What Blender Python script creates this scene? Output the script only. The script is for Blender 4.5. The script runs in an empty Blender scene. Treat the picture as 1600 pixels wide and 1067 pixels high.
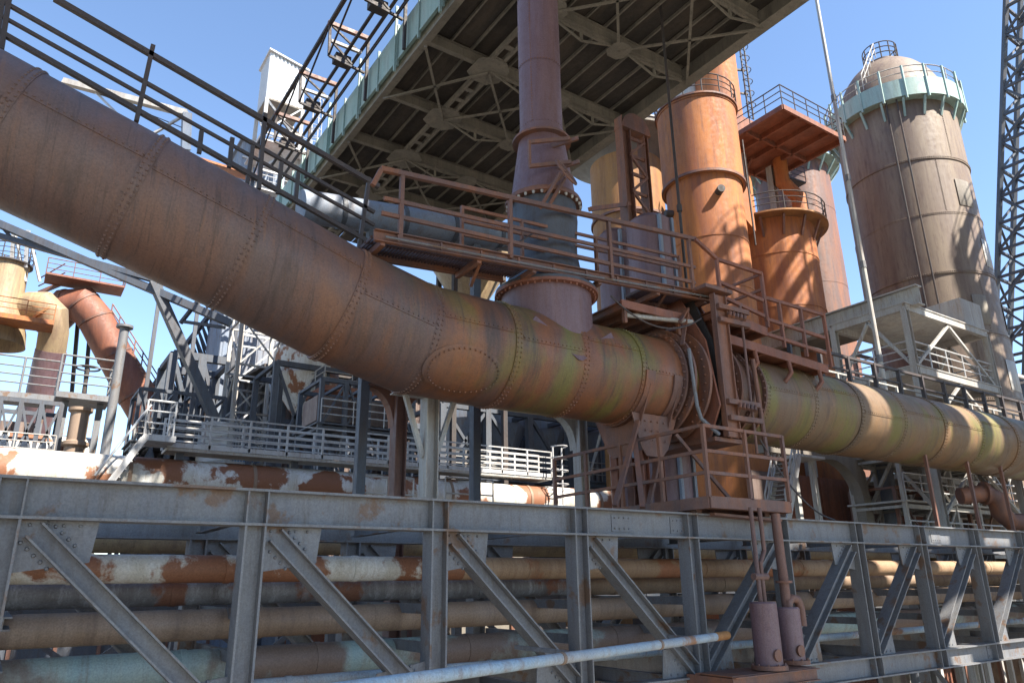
import bpy, math, random
import numpy as np
from mathutils import Vector, Matrix
random.seed(7)
SC = bpy.context.scene
COL = SC.collection
V = Vector
# ------------------------------------------------------------------ camera
F = 1153.0; CX, CY = 800.0, 533.5
def nrm(v):
    v = np.array(v, float); return v / np.linalg.norm(v)
_Z = nrm((-50, 3520, -F)); _X = nrm((1800, -352, -F)); _X = nrm(_X - _Z * _X.dot(_Z)); _Y = np.cross(_Z, _X)
RW = np.array([_X, _Y, _Z]); CAM = np.array([0, 0, 8.0])
cd = bpy.data.cameras.new('camera'); cam = bpy.data.objects.new('camera', cd); COL.objects.link(cam)
cd.sensor_width = 36; cd.lens = F / 1600 * 36; cd.clip_start = .1; cd.clip_end = 3000
m = Matrix([list(r) for r in RW]).to_4x4(); m.translation = V(CAM); cam.matrix_world = m
SC.camera = cam
# ------------------------------------------------------------------ sky, sun, exposure
SUN_EL, SUN_AZ = math.radians(48), math.radians(-70)      # direction towards the sun
sdir = V((math.cos(SUN_EL) * math.cos(SUN_AZ), math.cos(SUN_EL) * math.sin(SUN_AZ), math.sin(SUN_EL)))
w = bpy.data.worlds.new('World'); SC.world = w; w.use_nodes = True
nt = w.node_tree; nt.nodes.clear()
sky = nt.nodes.new('ShaderNodeTexSky'); sky.sky_type = 'NISHITA'; sky.sun_disc = False
sky.sun_elevation = SUN_EL; sky.sun_rotation = math.pi / 2 - SUN_AZ
sky.air_density = 1.0; sky.dust_density = 0.15; sky.ozone_density = 2.6; sky.altitude = 200
bg = nt.nodes.new('ShaderNodeBackground'); bg.inputs[1].default_value = 0.105
wo = nt.nodes.new('ShaderNodeOutputWorld')
nt.links.new(sky.outputs[0], bg.inputs[0]); nt.links.new(bg.outputs[0], wo.inputs[0])
sl = bpy.data.lights.new('sun', 'SUN'); sl.energy = 5.0; sl.angle = math.radians(.5); sl.color = (1, .93, .82)
so = bpy.data.objects.new('sun', sl); COL.objects.link(so); so.rotation_euler = sdir.to_track_quat('Z', 'Y').to_euler()
so.location = (0, 0, 60)
SC.view_settings.view_transform = 'Standard'; SC.view_settings.look = 'None'
SC.view_settings.gamma = 1; SC.view_settings.exposure = 1.64; SC.view_settings.use_curve_mapping = False

# ------------------------------------------------------------------ pixel -> place helpers
def ray(px, py): return RW @ np.array([px - CX, -(py - CY), -F]) / F
def onY(px, py, Y):
    d = ray(px, py); return V(CAM + d * ((Y - CAM[1]) / d[1]))
def onZ(px, py, Z):
    d = ray(px, py); return V(CAM + d * ((Z - CAM[2]) / d[2]))
def at(px, py, depth): return V(CAM + ray(px, py) * depth)
def zof(px, py, X, Y):
    d = ray(px, py); return CAM[2] + d[2] * math.hypot(X, Y) / math.hypot(d[0], d[1])

# ------------------------------------------------------------------ materials
def ramp(nt, fac, stops):
    r = nt.nodes.new('ShaderNodeValToRGB'); e = r.color_ramp.elements
    while len(e) < len(stops): e.new(.5)
    for i, (p, c) in enumerate(stops):
        e[i].position = p; e[i].color = (*c, 1) if len(c) == 3 else c
    nt.links.new(fac, r.inputs[0]); return r.outputs[0]
def noise(nt, vec, scale, detail=5, rough=.6, dist=0):
    n = nt.nodes.new('ShaderNodeTexNoise'); n.inputs['Scale'].default_value = scale
    n.inputs['Detail'].default_value = detail; n.inputs['Roughness'].default_value = rough
    n.inputs['Distortion'].default_value = dist
    nt.links.new(vec, n.inputs['Vector']); return n.outputs['Fac']
def mapped(nt, pos, sc):
    mp = nt.nodes.new('ShaderNodeMapping'); mp.inputs['Scale'].default_value = sc
    nt.links.new(pos, mp.inputs['Vector']); return mp.outputs[0]
def mixc(nt, f, a, b):
    x = nt.nodes.new('ShaderNodeMix'); x.data_type = 'RGBA'
    nt.links.new(f, x.inputs[0]) if not isinstance(f, float) else setattr(x.inputs[0], 'default_value', f)
    for s, k in ((a, 6), (b, 7)):
        if isinstance(s, tuple): x.inputs[k].default_value = (*s, 1)
        else: nt.links.new(s, x.inputs[k])
    return x.outputs[2]
def steel(name, c1, c2, c3=None, streak=(1.2, 1.2, .14), s=1.0, lo=.42, hi=.6, rough=.62, metal=0., bump=.25, fine=.35, patch=None, patch_rng=(.55, .62), patch_s=.5):
    """painted or rusted steel: colour c1 running into c2 in streaks, c3 in specks, optional sharp peeling patch"""
    m = bpy.data.materials.new(name); m.use_nodes = True; nt = m.node_tree
    b = nt.nodes['Principled BSDF']; g = nt.nodes.new('ShaderNodeNewGeometry'); pos = g.outputs['Position']
    st = noise(nt, mapped(nt, pos, streak), 1.3 * s, 6, .65, .3)
    col = ramp(nt, st, [(lo, c1), (hi, c2)])
    sp = noise(nt, pos, 5 * s, 8, .7)
    if c3:
        sv = noise(nt, mapped(nt, pos, tuple(3.2 * k for k in streak)), 1.7 * s, 8, .72, .25)
        col = mixc(nt, ramp(nt, sv, [(.5, (0, 0, 0)), (.72, (.85, .85, .85))]), col, c3)
        sg = noise(nt, mapped(nt, pos, (1, 1, .5)), .35 * s, 4, .55)
        col = mixc(nt, ramp(nt, sg, [(.45, (0, 0, 0)), (.75, (.5, .5, .5))]), col, c3)
    if patch:
        pn = noise(nt, mapped(nt, pos, (1, 1, .8)), patch_s, 9, .62, .2)
        col = mixc(nt, ramp(nt, pn, [(patch_rng[0], (0, 0, 0)), (patch_rng[1], (1, 1, 1))]), col, patch)
    fn = noise(nt, pos, 38, 4, .7)
    v = ramp(nt, fn, [(.25, (1 - fine,) * 3), (.75, (1 + fine * .5,) * 3)])
    mu = nt.nodes.new('ShaderNodeMix'); mu.data_type = 'RGBA'; mu.blend_type = 'MULTIPLY'; mu.inputs[0].default_value = 1
    nt.links.new(col, mu.inputs[6]); nt.links.new(v, mu.inputs[7]); nt.links.new(mu.outputs[2], b.inputs['Base Color'])
    rr = ramp(nt, sp, [(.3, (rough - .15,) * 3), (.7, (rough + .18,) * 3)]); nt.links.new(rr, b.inputs['Roughness'])
    b.inputs['Metallic'].default_value = metal
    bp = nt.nodes.new('ShaderNodeBump'); bp.inputs['Strength'].default_value = bump; bp.inputs['Distance'].default_value = .02
    nt.links.new(sp, bp.inputs['Height']); nt.links.new(bp.outputs[0], b.inputs['Normal'])
    return m
ALONG = (.9, .06, .06)       # stains run round the pipe, vary along X
M = {}
# the great gas main: brown-violet, rust, moss by place along it
def main_pipe_mat():
    m = bpy.data.materials.new('gas_main_steel'); m.use_nodes = True; nt = m.node_tree
    b = nt.nodes['Principled BSDF']; g = nt.nodes.new('ShaderNodeNewGeometry'); pos = g.outputs['Position']
    band = noise(nt, mapped(nt, pos, (1.0, .22, .26)), .8, 8, .68, .5)
    col = ramp(nt, band, [(.3, (.1, .062, .056)), (.44, (.15, .092, .08)), (.53, (.2, .092, .055)), (.63, (.29, .115, .045)), (.76, (.15, .085, .068))])
    sx = nt.nodes.new('ShaderNodeSeparateXYZ'); nt.links.new(pos, sx.inputs[0])
    def xfac(a, b, k):
        r_ = nt.nodes.new('ShaderNodeMapRange'); r_.inputs[1].default_value = a; r_.inputs[2].default_value = b; r_.inputs[4].default_value = k; nt.links.new(sx.outputs[0], r_.inputs[0]); return r_.outputs[0]
    col = mixc(nt, xfac(7, 2.5, .6), col, (.165, .115, .105))          # mauve old paint on the climbing run
    col = mixc(nt, xfac(14.5, 18, .6), col, (.23, .165, .085))         # ochre paint past the valve
    # the level run before the valve has rusted through to orange
    r1 = nt.nodes.new('ShaderNodeMapRange'); r1.inputs[1].default_value = 6.5; r1.inputs[2].default_value = 10.5; nt.links.new(sx.outputs[0], r1.inputs[0])
    r2 = nt.nodes.new('ShaderNodeMapRange'); r2.inputs[1].default_value = 17; r2.inputs[2].default_value = 13.5; nt.links.new(sx.outputs[0], r2.inputs[0])
    rn = ramp(nt, noise(nt, mapped(nt, pos, (1.2, .3, .35)), .9, 7, .65, .3), [(.36, (0, 0, 0)), (.6, (.85, .85, .85))])
    for k in (r1, r2):
        mm_ = nt.nodes.new('ShaderNodeMath'); mm_.operation = 'MULTIPLY'; nt.links.new(rn, mm_.inputs[0]); nt.links.new(k.outputs[0], mm_.inputs[1]); rn = mm_.outputs[0]
    col = mixc(nt, rn, col, (.3, .105, .04))
    # moss on the damp level run
    mr = nt.nodes.new('ShaderNodeMapRange'); mr.inputs[1].default_value = 4.5; mr.inputs[2].default_value = 9
    nt.links.new(sx.outputs[0], mr.inputs[0])
    mo = noise(nt, mapped(nt, pos, (1, .35, .5)), .75, 6, .6, .3)
    mm = ramp(nt, mo, [(.5, (0, 0, 0)), (.62, (.85, .85, .85))])
    mul = nt.nodes.new('ShaderNodeMath'); mul.operation = 'MULTIPLY'; nt.links.new(mm, mul.inputs[0]); nt.links.new(mr.outputs[0], mul.inputs[1])
    col = mixc(nt, mul.outputs[0], col, (.19, .175, .045))
    so_ = noise(nt, mapped(nt, pos, (2.2, .25, .35)), 1.2, 6, .65, .2)
    col = mixc(nt, ramp(nt, so_, [(.56, (0, 0, 0)), (.74, (.7, .7, .7))]), col, (.05, .042, .038))
    ru = noise(nt, mapped(nt, pos, (3.2, .3, .3)), 1.0, 7, .7, .2)
    col = mixc(nt, ramp(nt, ru, [(.55, (0, 0, 0)), (.72, (.5, .5, .5))]), col, (.25, .11, .055))
    dr = noise(nt, mapped(nt, pos, (9, .55, .6)), 1.0, 8, .75, .15)
    col = mixc(nt, ramp(nt, dr, [(.54, (0, 0, 0)), (.64, (.55, .55, .55))]), col, (.07, .048, .042))
    d2_ = noise(nt, mapped(nt, pos, (7, .5, .5)), 1.3, 8, .75, .15)
    col = mixc(nt, ramp(nt, d2_, [(.58, (0, 0, 0)), (.64, (.5, .5, .5))]), col, (.27, .13, .065))
    fk = noise(nt, pos, 7, 9, .75)
    col = mixc(nt, ramp(nt, fk, [(.6, (0, 0, 0)), (.63, (.4, .4, .4))]), col, (.17, .1, .075))
    fk2 = noise(nt, pos, 16, 9, .8)
    col = mixc(nt, ramp(nt, fk2, [(.6, (0, 0, 0)), (.63, (.7, .7, .7))]), col, (.05, .036, .032))
    fn = noise(nt, pos, 30, 5, .7)
    v = ramp(nt, fn, [(.25, (.55,) * 3), (.75, (1.0,) * 3)])
    mu = nt.nodes.new('ShaderNodeMix'); mu.data_type = 'RGBA'; mu.blend_type = 'MULTIPLY'; mu.inputs[0].default_value = 1
    nt.links.new(col, mu.inputs[6]); nt.links.new(v, mu.inputs[7]); nt.links.new(mu.outputs[2], b.inputs['Base Color'])
    b.inputs['Roughness'].default_value = .5
    nt.links.new(ramp(nt, noise(nt, pos, 2.2, 6, .6), [(.3, (.4,) * 3), (.7, (.66,) * 3)]), b.inputs['Roughness'])
    bp = nt.nodes.new('ShaderNodeBump'); bp.inputs['Strength'].default_value = .2; bp.inputs['Distance'].default_value = .03
    nt.links.new(noise(nt, pos, 3.5, 6, .6), bp.inputs['Height']); nt.links.new(bp.outputs[0], b.inputs['Normal'])
    return m
M['main'] = main_pipe_mat()
M['rust'] = steel('rusted_walkway_steel', (.15, .08, .064), (.25, .1, .05), (.1, .066, .062), bump=.3)
M['red'] = steel('red_brown_platform_steel', (.2, .07, .04), (.27, .1, .055), (.12, .06, .045))
M['violet'] = steel('violet_brown_stack_steel', (.15, .095, .11), (.19, .12, .13), (.13, .06, .05), rough=.5, s=1.5)
M['orange'] = steel('orange_rust_shell', (.46, .165, .045), (.3, .1, .04), (.15, .07, .05), s=.8, lo=.4, hi=.62, rough=.75)
M['ochre'] = steel('ochre_rust_shell', (.4, .19, .06), (.28, .13, .05), (.2, .1, .05), s=.7, rough=.75)
M['silo'] = steel('weathered_silo_steel', (.17, .12, .09), (.25, .19, .13), (.1, .06, .05), s=.8, rough=.6, lo=.4, hi=.66)
M['dark'] = steel('dark_sooty_steel', (.035, .033, .037), (.055, .048, .045), (.08, .045, .03), rough=.7)
M['black'] = steel('black_rail_steel', (.045, .04, .045), (.06, .05, .05), (.09, .06, .05), rough=.6)
M['grey'] = steel('blue_grey_girder_paint', (.155, .162, .18), (.19, .19, .192), (.115, .1, .09), s=1.5, lo=.4, hi=.68, rough=.55, patch=(.15, .095, .065), patch_rng=(.57, .63), patch_s=1.7)
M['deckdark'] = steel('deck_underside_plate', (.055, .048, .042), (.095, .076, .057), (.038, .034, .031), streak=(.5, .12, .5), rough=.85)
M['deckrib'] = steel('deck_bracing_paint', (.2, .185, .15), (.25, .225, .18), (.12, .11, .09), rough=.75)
M['green'] = steel('pale_green_parapet_paint', (.27, .4, .37), (.33, .44, .41), (.2, .24, .21), s=.6, rough=.6)
M['white'] = steel('white_grey_rail_paint', (.5, .52, .54), (.42, .42, .42), (.3, .24, .2), rough=.55, fine=.2)
M['pale'] = steel('pale_grey_frame_paint', (.36, .36, .35), (.44, .43, .4), (.24, .16, .11), rough=.65, s=1.6)
M['clad'] = steel('light_grey_cladding', (.5, .52, .54), (.56, .57, .58), (.45, .46, .47), s=.4, rough=.5, fine=.1)
M['peel'] = steel('peeling_white_pipe_paint', (.68, .69, .68), (.52, .5, .44), (.36, .28, .2), patch=(.24, .1, .05), patch_rng=(.51, .54), patch_s=.55)
M['peeldark'] = steel('dark_peeling_pipe_paint', (.11, .095, .095), (.2, .19, .2), (.4, .41, .43), patch=(.2, .085, .05), patch_rng=(.54, .58), patch_s=.6)
M['pipebrown'] = steel('brown_service_pipe', (.26, .175, .115), (.32, .23, .165), (.15, .1, .075), streak=ALONG)
M['tanrust'] = steel('tan_rusted_pipe', (.3, .19, .11), (.36, .25, .16), (.2, .11, .065), streak=ALONG, patch=(.28, .11, .05), patch_rng=(.56, .62), patch_s=.6)
M['turq'] = steel('turquoise_pipe_paint', (.3, .42, .42), (.36, .42, .37), (.2, .17, .13), patch=(.2, .14, .11), patch_rng=(.44, .52), patch_s=.42, streak=ALONG)
M['blue'] = steel('light_blue_pipe_paint', (.32, .42, .5), (.4, .46, .5), (.25, .17, .12), patch=(.3, .16, .09), patch_rng=(.58, .64), patch_s=.7)
M['yellow'] = steel('yellowish_pipe_paint', (.36, .27, .15), (.28, .2, .12), (.16, .1, .07), s=1.2)
M['corr'] = steel('brown_corrugated_sheet', (.15, .11, .1), (.2, .15, .13), (.1, .06, .045), s=.5)
M['bluesheet'] = steel('blue_grey_sheet', (.17, .22, .3), (.22, .25, .3), (.14, .11, .1), s=.6)
M['steelblue'] = steel('dark_blue_steel', (.06, .075, .1), (.08, .09, .11), (.06, .045, .04), rough=.6)
M['bluepanel'] = steel('bright_blue_panel_paint', (.08, .2, .42), (.1, .22, .4), (.2, .2, .2))
M['concrete'] = steel('sooty_concrete', (.2, .18, .15), (.25, .22, .18), (.13, .11, .1), s=.4, rough=.85)
M['ground'] = steel('cinder_ground', (.22, .2, .165), (.26, .23, .19), (.16, .14, .125), streak=(1, 1, 1), s=.3, rough=.95)
M['grate'] = steel('rust_grating', (.1, .055, .045), (.14, .07, .05), (.06, .04, .035))

# ------------------------------------------------------------------ mesh building
class MB:
    def __init__(s): s.v = []; s.f = []
    def add(s, vs, fs):
        o = len(s.v); s.v += [tuple(x) for x in vs]; s.f += [tuple(i + o for i in f) for f in fs]; return s
    def hexa(s, a, b):           # two quads (loops of 4)
        return s.add(a + b, [(3, 2, 1, 0), (4, 5, 6, 7), (0, 1, 5, 4), (1, 2, 6, 5), (2, 3, 7, 6), (3, 0, 4, 7)])
    def beam(s, p0, p1, w, h, up=(0, 0, 1), ov=(0, 0)):
        p0, p1 = V(p0), V(p1); d = (p1 - p0).normalized(); up = V(up)
        if abs(d.dot(up)) > .98: up = V((0, 1, 0)) if abs(d.y) < .9 else V((1, 0, 0))
        a = d.cross(up).normalized(); u = a.cross(d).normalized(); o = a * ov[0] + u * ov[1]
        q = [(-1, -1), (1, -1), (1, 1), (-1, 1)]
        A = [p0 + o + a * (x * w / 2) + u * (y * h / 2) for x, y in q]; B = [p1 + o + a * (x * w / 2) + u * (y * h / 2) for x, y in q]
        return s.hexa(A, B)
    def ibeam(s, p0, p1, depth, width, up, tf=.03, tw=.02):
        s.beam(p0, p1, width, tf, up, (0, depth / 2 - tf / 2)); s.beam(p0, p1, width, tf, up, (0, -depth / 2 + tf / 2))
        return s.beam(p0, p1, tw, depth - 2 * tf, up)
    def channel(s, p0, p1, depth, width, up, t=.02):
        s.beam(p0, p1, width, t, up, (0, depth / 2 - t / 2)); s.beam(p0, p1, width, t, up, (0, -depth / 2 + t / 2))
        return s.beam(p0, p1, t, depth - 2 * t, up, (-width / 2 + t / 2, 0))
    def box(s, c, sx, sy, sz):
        c = V(c); q = [(-1, -1), (1, -1), (1, 1), (-1, 1)]
        return s.hexa([c + V((x * sx / 2, y * sy / 2, -sz / 2)) for x, y in q], [c + V((x * sx / 2, y * sy / 2, sz / 2)) for x, y in q])
    def tube(s, pts, r, n=12, cap=True, clip0=None, clip1=None):
        """round pipe along a polyline with mitred bends; r number or list"""
        pts = [V(p) for p in pts]; rs = r if isinstance(r, (list, tuple)) else [r] * len(pts)
        d0 = (pts[1] - pts[0]).normalized(); up = V((0, 0, 1)) if abs(d0.z) < .9 else V((0, 1, 0))
        rings = []
        for i, p in enumerate(pts):
            a = (pts[i] - pts[i - 1]).normalized() if i else d0
            b = (pts[i + 1] - pts[i]).normalized() if i < len(pts) - 1 else a
            x = a.cross(up).normalized(); y = x.cross(a).normalized(); nn = (a + b).normalized()
            if i == 0 and clip0: nn = V(clip0)
            if i == len(pts) - 1 and clip1: nn = V(clip1)
            ring = []
            for k in range(n):
                t = 2 * math.pi * k / n; off = x * (math.cos(t) * rs[i]) + y * (math.sin(t) * rs[i])
                off = off - a * (off.dot(nn) / a.dot(nn)); ring.append(p + off)
            rings.append(ring); up = y
        o = len(s.v)
        for rg in rings: s.v += [tuple(q) for q in rg]
        for i in range(len(rings) - 1):
            for k in range(n):
                k2 = (k + 1) % n; s.f.append((o + i * n + k, o + i * n + k2, o + (i + 1) * n + k2, o + (i + 1) * n + k))
        if cap:
            s.f.append(tuple(o + k for k in range(n - 1, -1, -1))); s.f.append(tuple(o + (len(rings) - 1) * n + k for k in range(n)))
        return s
    def lathe(s, c, prof, n=40, axis=(0, 0, 1), a0=0, a1=2 * math.pi, close=False):
        """prof: list of (r, h) along axis from c"""
        c = V(c); ax = V(axis).normalized(); u = V((1, 0, 0)) if abs(ax.x) < .9 else V((0, 1, 0))
        x = (u - ax * u.dot(ax)).normalized(); y = ax.cross(x); full = abs(a1 - a0 - 2 * math.pi) < 1e-6
        cols = n if full else n + 1; o = len(s.v); L = len(prof)
        for r, h in prof:
            for k in range(cols):
                t = a0 + (a1 - a0) * k / n; s.v.append(tuple(c + ax * h + (x * math.cos(t) + y * math.sin(t)) * max(r, .001)))
        for i in range(L if close else L - 1):
            j = (i + 1) % L
            for k in range(n):
                k2 = (k + 1) % cols; s.f.append((o + i * cols + k, o + i * cols + k2, o + j * cols + k2, o + j * cols + k))
        return s
    def plate(s, pts, t, nv):
        pts = [V(p) for p in pts]; nv = V(nv).normalized() * t; n = len(pts); o = len(s.v)
        s.v += [tuple(p) for p in pts] + [tuple(p + nv) for p in pts]
        s.f.append(tuple(o + i for i in range(n - 1, -1, -1))); s.f.append(tuple(o + n + i for i in range(n)))
        for i in range(n): j = (i + 1) % n; s.f.append((o + i, o + j, o + n + j, o + n + i))
        return s
    def rivet(s, p, nv, r=.024, h=.018):
        nv = V(nv).normalized(); u = V((0, 0, 1)) if abs(nv.z) < .9 else V((1, 0, 0)); x = nv.cross(u).normalized(); y = x.cross(nv); o = len(s.v); p = V(p)
        for k in range(6): t = k * math.pi / 3; s.v.append(tuple(p + (x * math.cos(t) + y * math.sin(t)) * r))
        for k in range(6): t = k * math.pi / 3; s.v.append(tuple(p + nv * h + (x * math.cos(t) + y * math.sin(t)) * r * .6))
        for k in range(6): k2 = (k + 1) % 6; s.f.append((o + k, o + k2, o + 6 + k2, o + 6 + k))
        s.f.append(tuple(o + 6 + k for k in range(6))); return s
    def corr(s, p0, p1, h, pitch=.25, amp=.06, t=.0):
        p0, p1 = V(p0), V(p1); L = (p1 - p0).length; d = (p1 - p0) / L; nv = d.cross(V((0, 0, 1))).normalized(); n = max(2, int(L / pitch))
        o = len(s.v); prof = []
        for i in range(n):
            for f, a in ((0, 0), (.3, 0), (.5, 1), (.8, 1)): prof.append((min(L, (i + f) * L / n), a * amp))
        prof.append((L, 0))
        for x, a in prof: q = p0 + d * x + nv * a; s.v.append(tuple(q)); s.v.append(tuple(q + V((0, 0, h))))
        for i in range(len(prof) - 1): s.f.append((o + 2 * i, o + 2 * i + 2, o + 2 * i + 3, o + 2 * i + 1))
        return s
NOBJ = [0]
def link(name, mb, mat, loc, parent=None, smooth=35):
    me = bpy.data.meshes.new(name); L = V(loc)
    me.from_pydata([(a - L.x, b - L.y, c - L.z) for a, b, c in mb.v], [], mb.f); me.update()
    if smooth:
        me.shade_smooth(); me.set_sharp_from_angle(angle=math.radians(smooth))
    me.materials.append(M[mat]); o = bpy.data.objects.new(name, me); COL.objects.link(o)
    if parent: o.parent = parent
    else: o.location = L
    NOBJ[0] += 1
    return o
def props(o, label, cat, group=None, kind=None):
    if label: o['label'] = label
    if cat: o['category'] = cat
    if group: o['group'] = group
    if kind: o['kind'] = kind
class Thing:
    def __init__(s, name, label, cat, loc, group=None):
        s.o = bpy.data.objects.new(name, None); COL.objects.link(s.o); s.o.location = V(loc); s.loc = V(loc); s.o.empty_display_size = .2
        props(s.o, label, cat, group)
    def part(s, name, mb, mat, parent=None, label=None, kind=None, smooth=35):
        o = link(name, mb, mat, s.loc, parent or s.o, smooth)
        if label: o['label'] = label
        if kind: o['kind'] = kind
        return o
    def bar(s, name, p0, p1, mat, w=.08, h=None, up=(0, 0, 1), parent=None): return s.part(name, MB().beam(p0, p1, w, h or w, up), mat, parent, smooth=0)
    def rod(s, name, pts, mat, r=.03, n=8, parent=None): return s.part(name, MB().tube(pts, r, n), mat, parent)
    def railing(s, pts, mat, hs=(1.1, .75, .4), n=None, r=.028, post=.03, up=V((0, 0, 1)), square=False, closed=False, pr=None, step=1.6):
        """posts and rails over a foot line"""
        pts = [V(p) for p in pts]; top = max(hs)
        seg = list(zip(pts[:-1], pts[1:])) + ([(pts[-1], pts[0])] if closed else [])
        done = set()
        for a, b in seg:
            k = n or max(1, round((b - a).length / step))
            for i in range(k + 1):
                q = a.lerp(b, i / k); key = tuple(round(c, 2) for c in q)
                if key in done: continue
                done.add(key)
                if square: s.bar('post', q, q + up * (top + .02), mat, post * 2, post * 2, (1, 0, 0), pr)
                else: s.rod('post', [q, q + up * top], mat, post, 6, pr)
        line = pts + ([pts[0]] if closed else [])
        for h in hs:
            rr = r * (1.25 if h == top else 1)
            s.rod('rail', [q + up * h for q in line], mat, rr, 6, pr)
def solo(name, mb, mat, label, cat, loc, group=None, kind=None, smooth=35):
    o = link(name, mb, mat, loc, None, smooth); props(o, label, cat, group, kind); return o
def ringpts(c, r, z, a0, a1, n): return [V((c[0] + r * math.cos(a0 + (a1 - a0) * i / n), c[1] + r * math.sin(a0 + (a1 - a0) * i / n), z)) for i in range(n + 1)]
def lattice_face(t, a0, a1, b0, b1, n, mat, w=.07, cross=True, horiz=True):
    """braces between two legs a0->a1 and b0->b1"""
    a0, a1, b0, b1 = map(V, (a0, a1, b0, b1))
    for i in range(n):
        p, q = a0.lerp(a1, i / n), a0.lerp(a1, (i + 1) / n); u, v = b0.lerp(b1, i / n), b0.lerp(b1, (i + 1) / n)
        if horiz: t.bar('strut', q, v, mat, w)
        if cross or i % 2 == 0: t.bar('brace', p, v, mat, w * .8)
        if cross or i % 2: t.bar('brace', u, q, mat, w * .8)
def lattice_tower(t, c0, s0, c1, s1, n, mat, leg=.16, w=.08, rot=0., cross=True):
    def cor(c, s_, k):
        a = rot + math.pi / 4 + k * math.pi / 2; return V(c) + V((math.cos(a), math.sin(a), 0)) * s_ * .7071
    A = [cor(c0, s0, k) for k in range(4)]; B = [cor(c1, s1, k) for k in range(4)]
    for k in range(4): t.bar('leg', A[k], B[k], mat, leg)
    for k in range(4): lattice_face(t, A[k], B[k], A[(k + 1) % 4], B[(k + 1) % 4], n, mat, w, cross)
    return A, B
X_, Y_, Z_ = V((1, 0, 0)), V((0, 1, 0)), V((0, 0, 1))

# ================================================================== SETTING
g = MB(); g.add([(-1500, -1500, 0), (1500, -1500, 0), (1500, 1500, 0), (-1500, 1500, 0)], [(0, 1, 2, 3)])
o = link('ground', g, 'ground', (0, 0, 0), smooth=0); o['kind'] = 'structure'; o['label'] = 'grey gravel ground of the works yard'

# ================================================================== TRUSS BRIDGE
YF, YR = 11.0, 14.6
ZT, ZTb, ZB, ZBb = 9.33, 8.82, 6.26, 5.8
PX = [0.02 + 2.93 * k for k in range(-2, 13)]
MIDX = PX[6]
br = Thing('truss_bridge', 'blue grey steel truss bridge carrying the rows of service pipes', 'bridge', (MIDX, 12.8, 0))
for Y, front in ((YF, 1), (YR, 0)):
    for z0, z1, nm in ((ZTb, ZT, 'top_chord'), (ZBb, ZB, 'bottom_chord')):
        br.part(nm, MB().ibeam((PX[0], Y, (z0 + z1) / 2), (PX[-1], Y, (z0 + z1) / 2), z1 - z0, .36, Z_, .035, .03), 'grey', smooth=0)
    for k, x in enumerate(PX):
        br.part('post', MB().ibeam((x, Y, ZB), (x, Y, ZTb), .3, .32, X_, .03, .022), 'grey', smooth=0)
        for z0, z1 in ((ZTb, ZT), (ZBb, ZB)):
            for dx in (-.14, .14):
                if front: br.part('stiffener', MB().box((x + dx, Y - .095, (z0 + z1) / 2), .022, .15, z1 - z0 - .074), 'grey', smooth=0)
        # diagonals fall towards midspan
        if x < MIDX - 1 and k + 1 < len(PX): a, b, sg = V((x + .3, Y, ZTb - .12)), V((PX[k + 1] - .2, Y, ZB + .12)), 1
        elif x > MIDX + 1: a, b, sg = V((x - .3, Y, ZTb - .12)), V((PX[k - 1] + .2, Y, ZB + .12)), -1
        else: continue
        d = (b - a).normalized(); up = V((-d.z, 0, d.x)) * -1
        br.part('diagonal', MB().ibeam(a, b, .24, .3, up, .026, .02), 'grey', smooth=0)
        for base, z0, sx in ((x, ZTb, sg), (b.x + sg * .2, ZB, -sg)):
            zz = -1 if z0 == ZTb else 1
            gp = MB().plate([(base + sx * .15, Y - .014, z0 + zz * .002), (base + sx * 1.0, Y - .014, z0 + zz * .002), (base + sx * .95, Y - .014, z0 + zz * .5), (base + sx * .15, Y - .014, z0 + zz * .62)], .028, Y_)
            go = br.part('gusset_plate', gp, 'grey', smooth=0)
            if front:
                rv = MB()
                for i in range(5):
                    c = (a if zz < 0 else b) + d * (zz * -1) * (.02 + i * .11)
                    for s_ in (-.19, .19): rv.rivet(c + up * s_ + V((0, -.014, 0)), (0, -1, 0), .028, .025)
                for i in range(4): rv.rivet((base + sx * (.25 + .18 * i), Y - .014, z0 + zz * .06), (0, -1, 0), .024, .022)
                br.part('bolt_group', rv, 'grey', go, kind='stuff')
    if front:
        for px_, zc in ((970, (ZT + ZTb) / 2), (1060, (ZT + ZTb) / 2), (1458, (ZT + ZTb) / 2), (1510, (ZB + ZBb) / 2)):
            x = onY(px_, 825, Y).x
            sp_ = br.part('splice_plate', MB().box((x, Y - .022, zc), .5, .014, .32), 'grey', smooth=0)
            rv = MB()
            for i in range(4):
                for j in (-.1, .1): rv.rivet((x - .18 + .12 * i, Y - .029, zc + j), (0, -1, 0), .02, .02)
            br.part('bolt_group', rv, 'grey', sp_, kind='stuff')
for k, x in enumerate(PX):
    for z in (ZT - .26, ZB - .22): br.part('cross_beam', MB().ibeam((x, YF + .18, z), (x, YR - .18, z), .3, .16, Z_, .02, .016), 'grey', smooth=0)
    for z in (7.72, 7.12): br.part('pipe_bearer', MB().channel((x + .2, YF + .17, z - .1), (x + .2, YR - .17, z - .1), .16, .1, Z_), 'grey', smooth=0)
    if k + 1 < len(PX):
        br.bar('wind_brace', (x, YF + .2, ZB - .3), (PX[k + 1], YR - .2, ZB - .3), 'grey', .12, .1)
for x in (PX[1], PX[6], PX[11]):                                    # trestles down to the yard
    for Y in (YF, YR): br.part('trestle_leg', MB().ibeam((x, Y, 0), (x, Y, ZBb), .4, .36, X_, .03, .02), 'grey', smooth=0)
    for a, b in ((YF, YR), (YR, YF)): br.bar('trestle_brace', (x, a, .3), (x, b, ZBb - .3), 'grey', .12)

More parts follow.
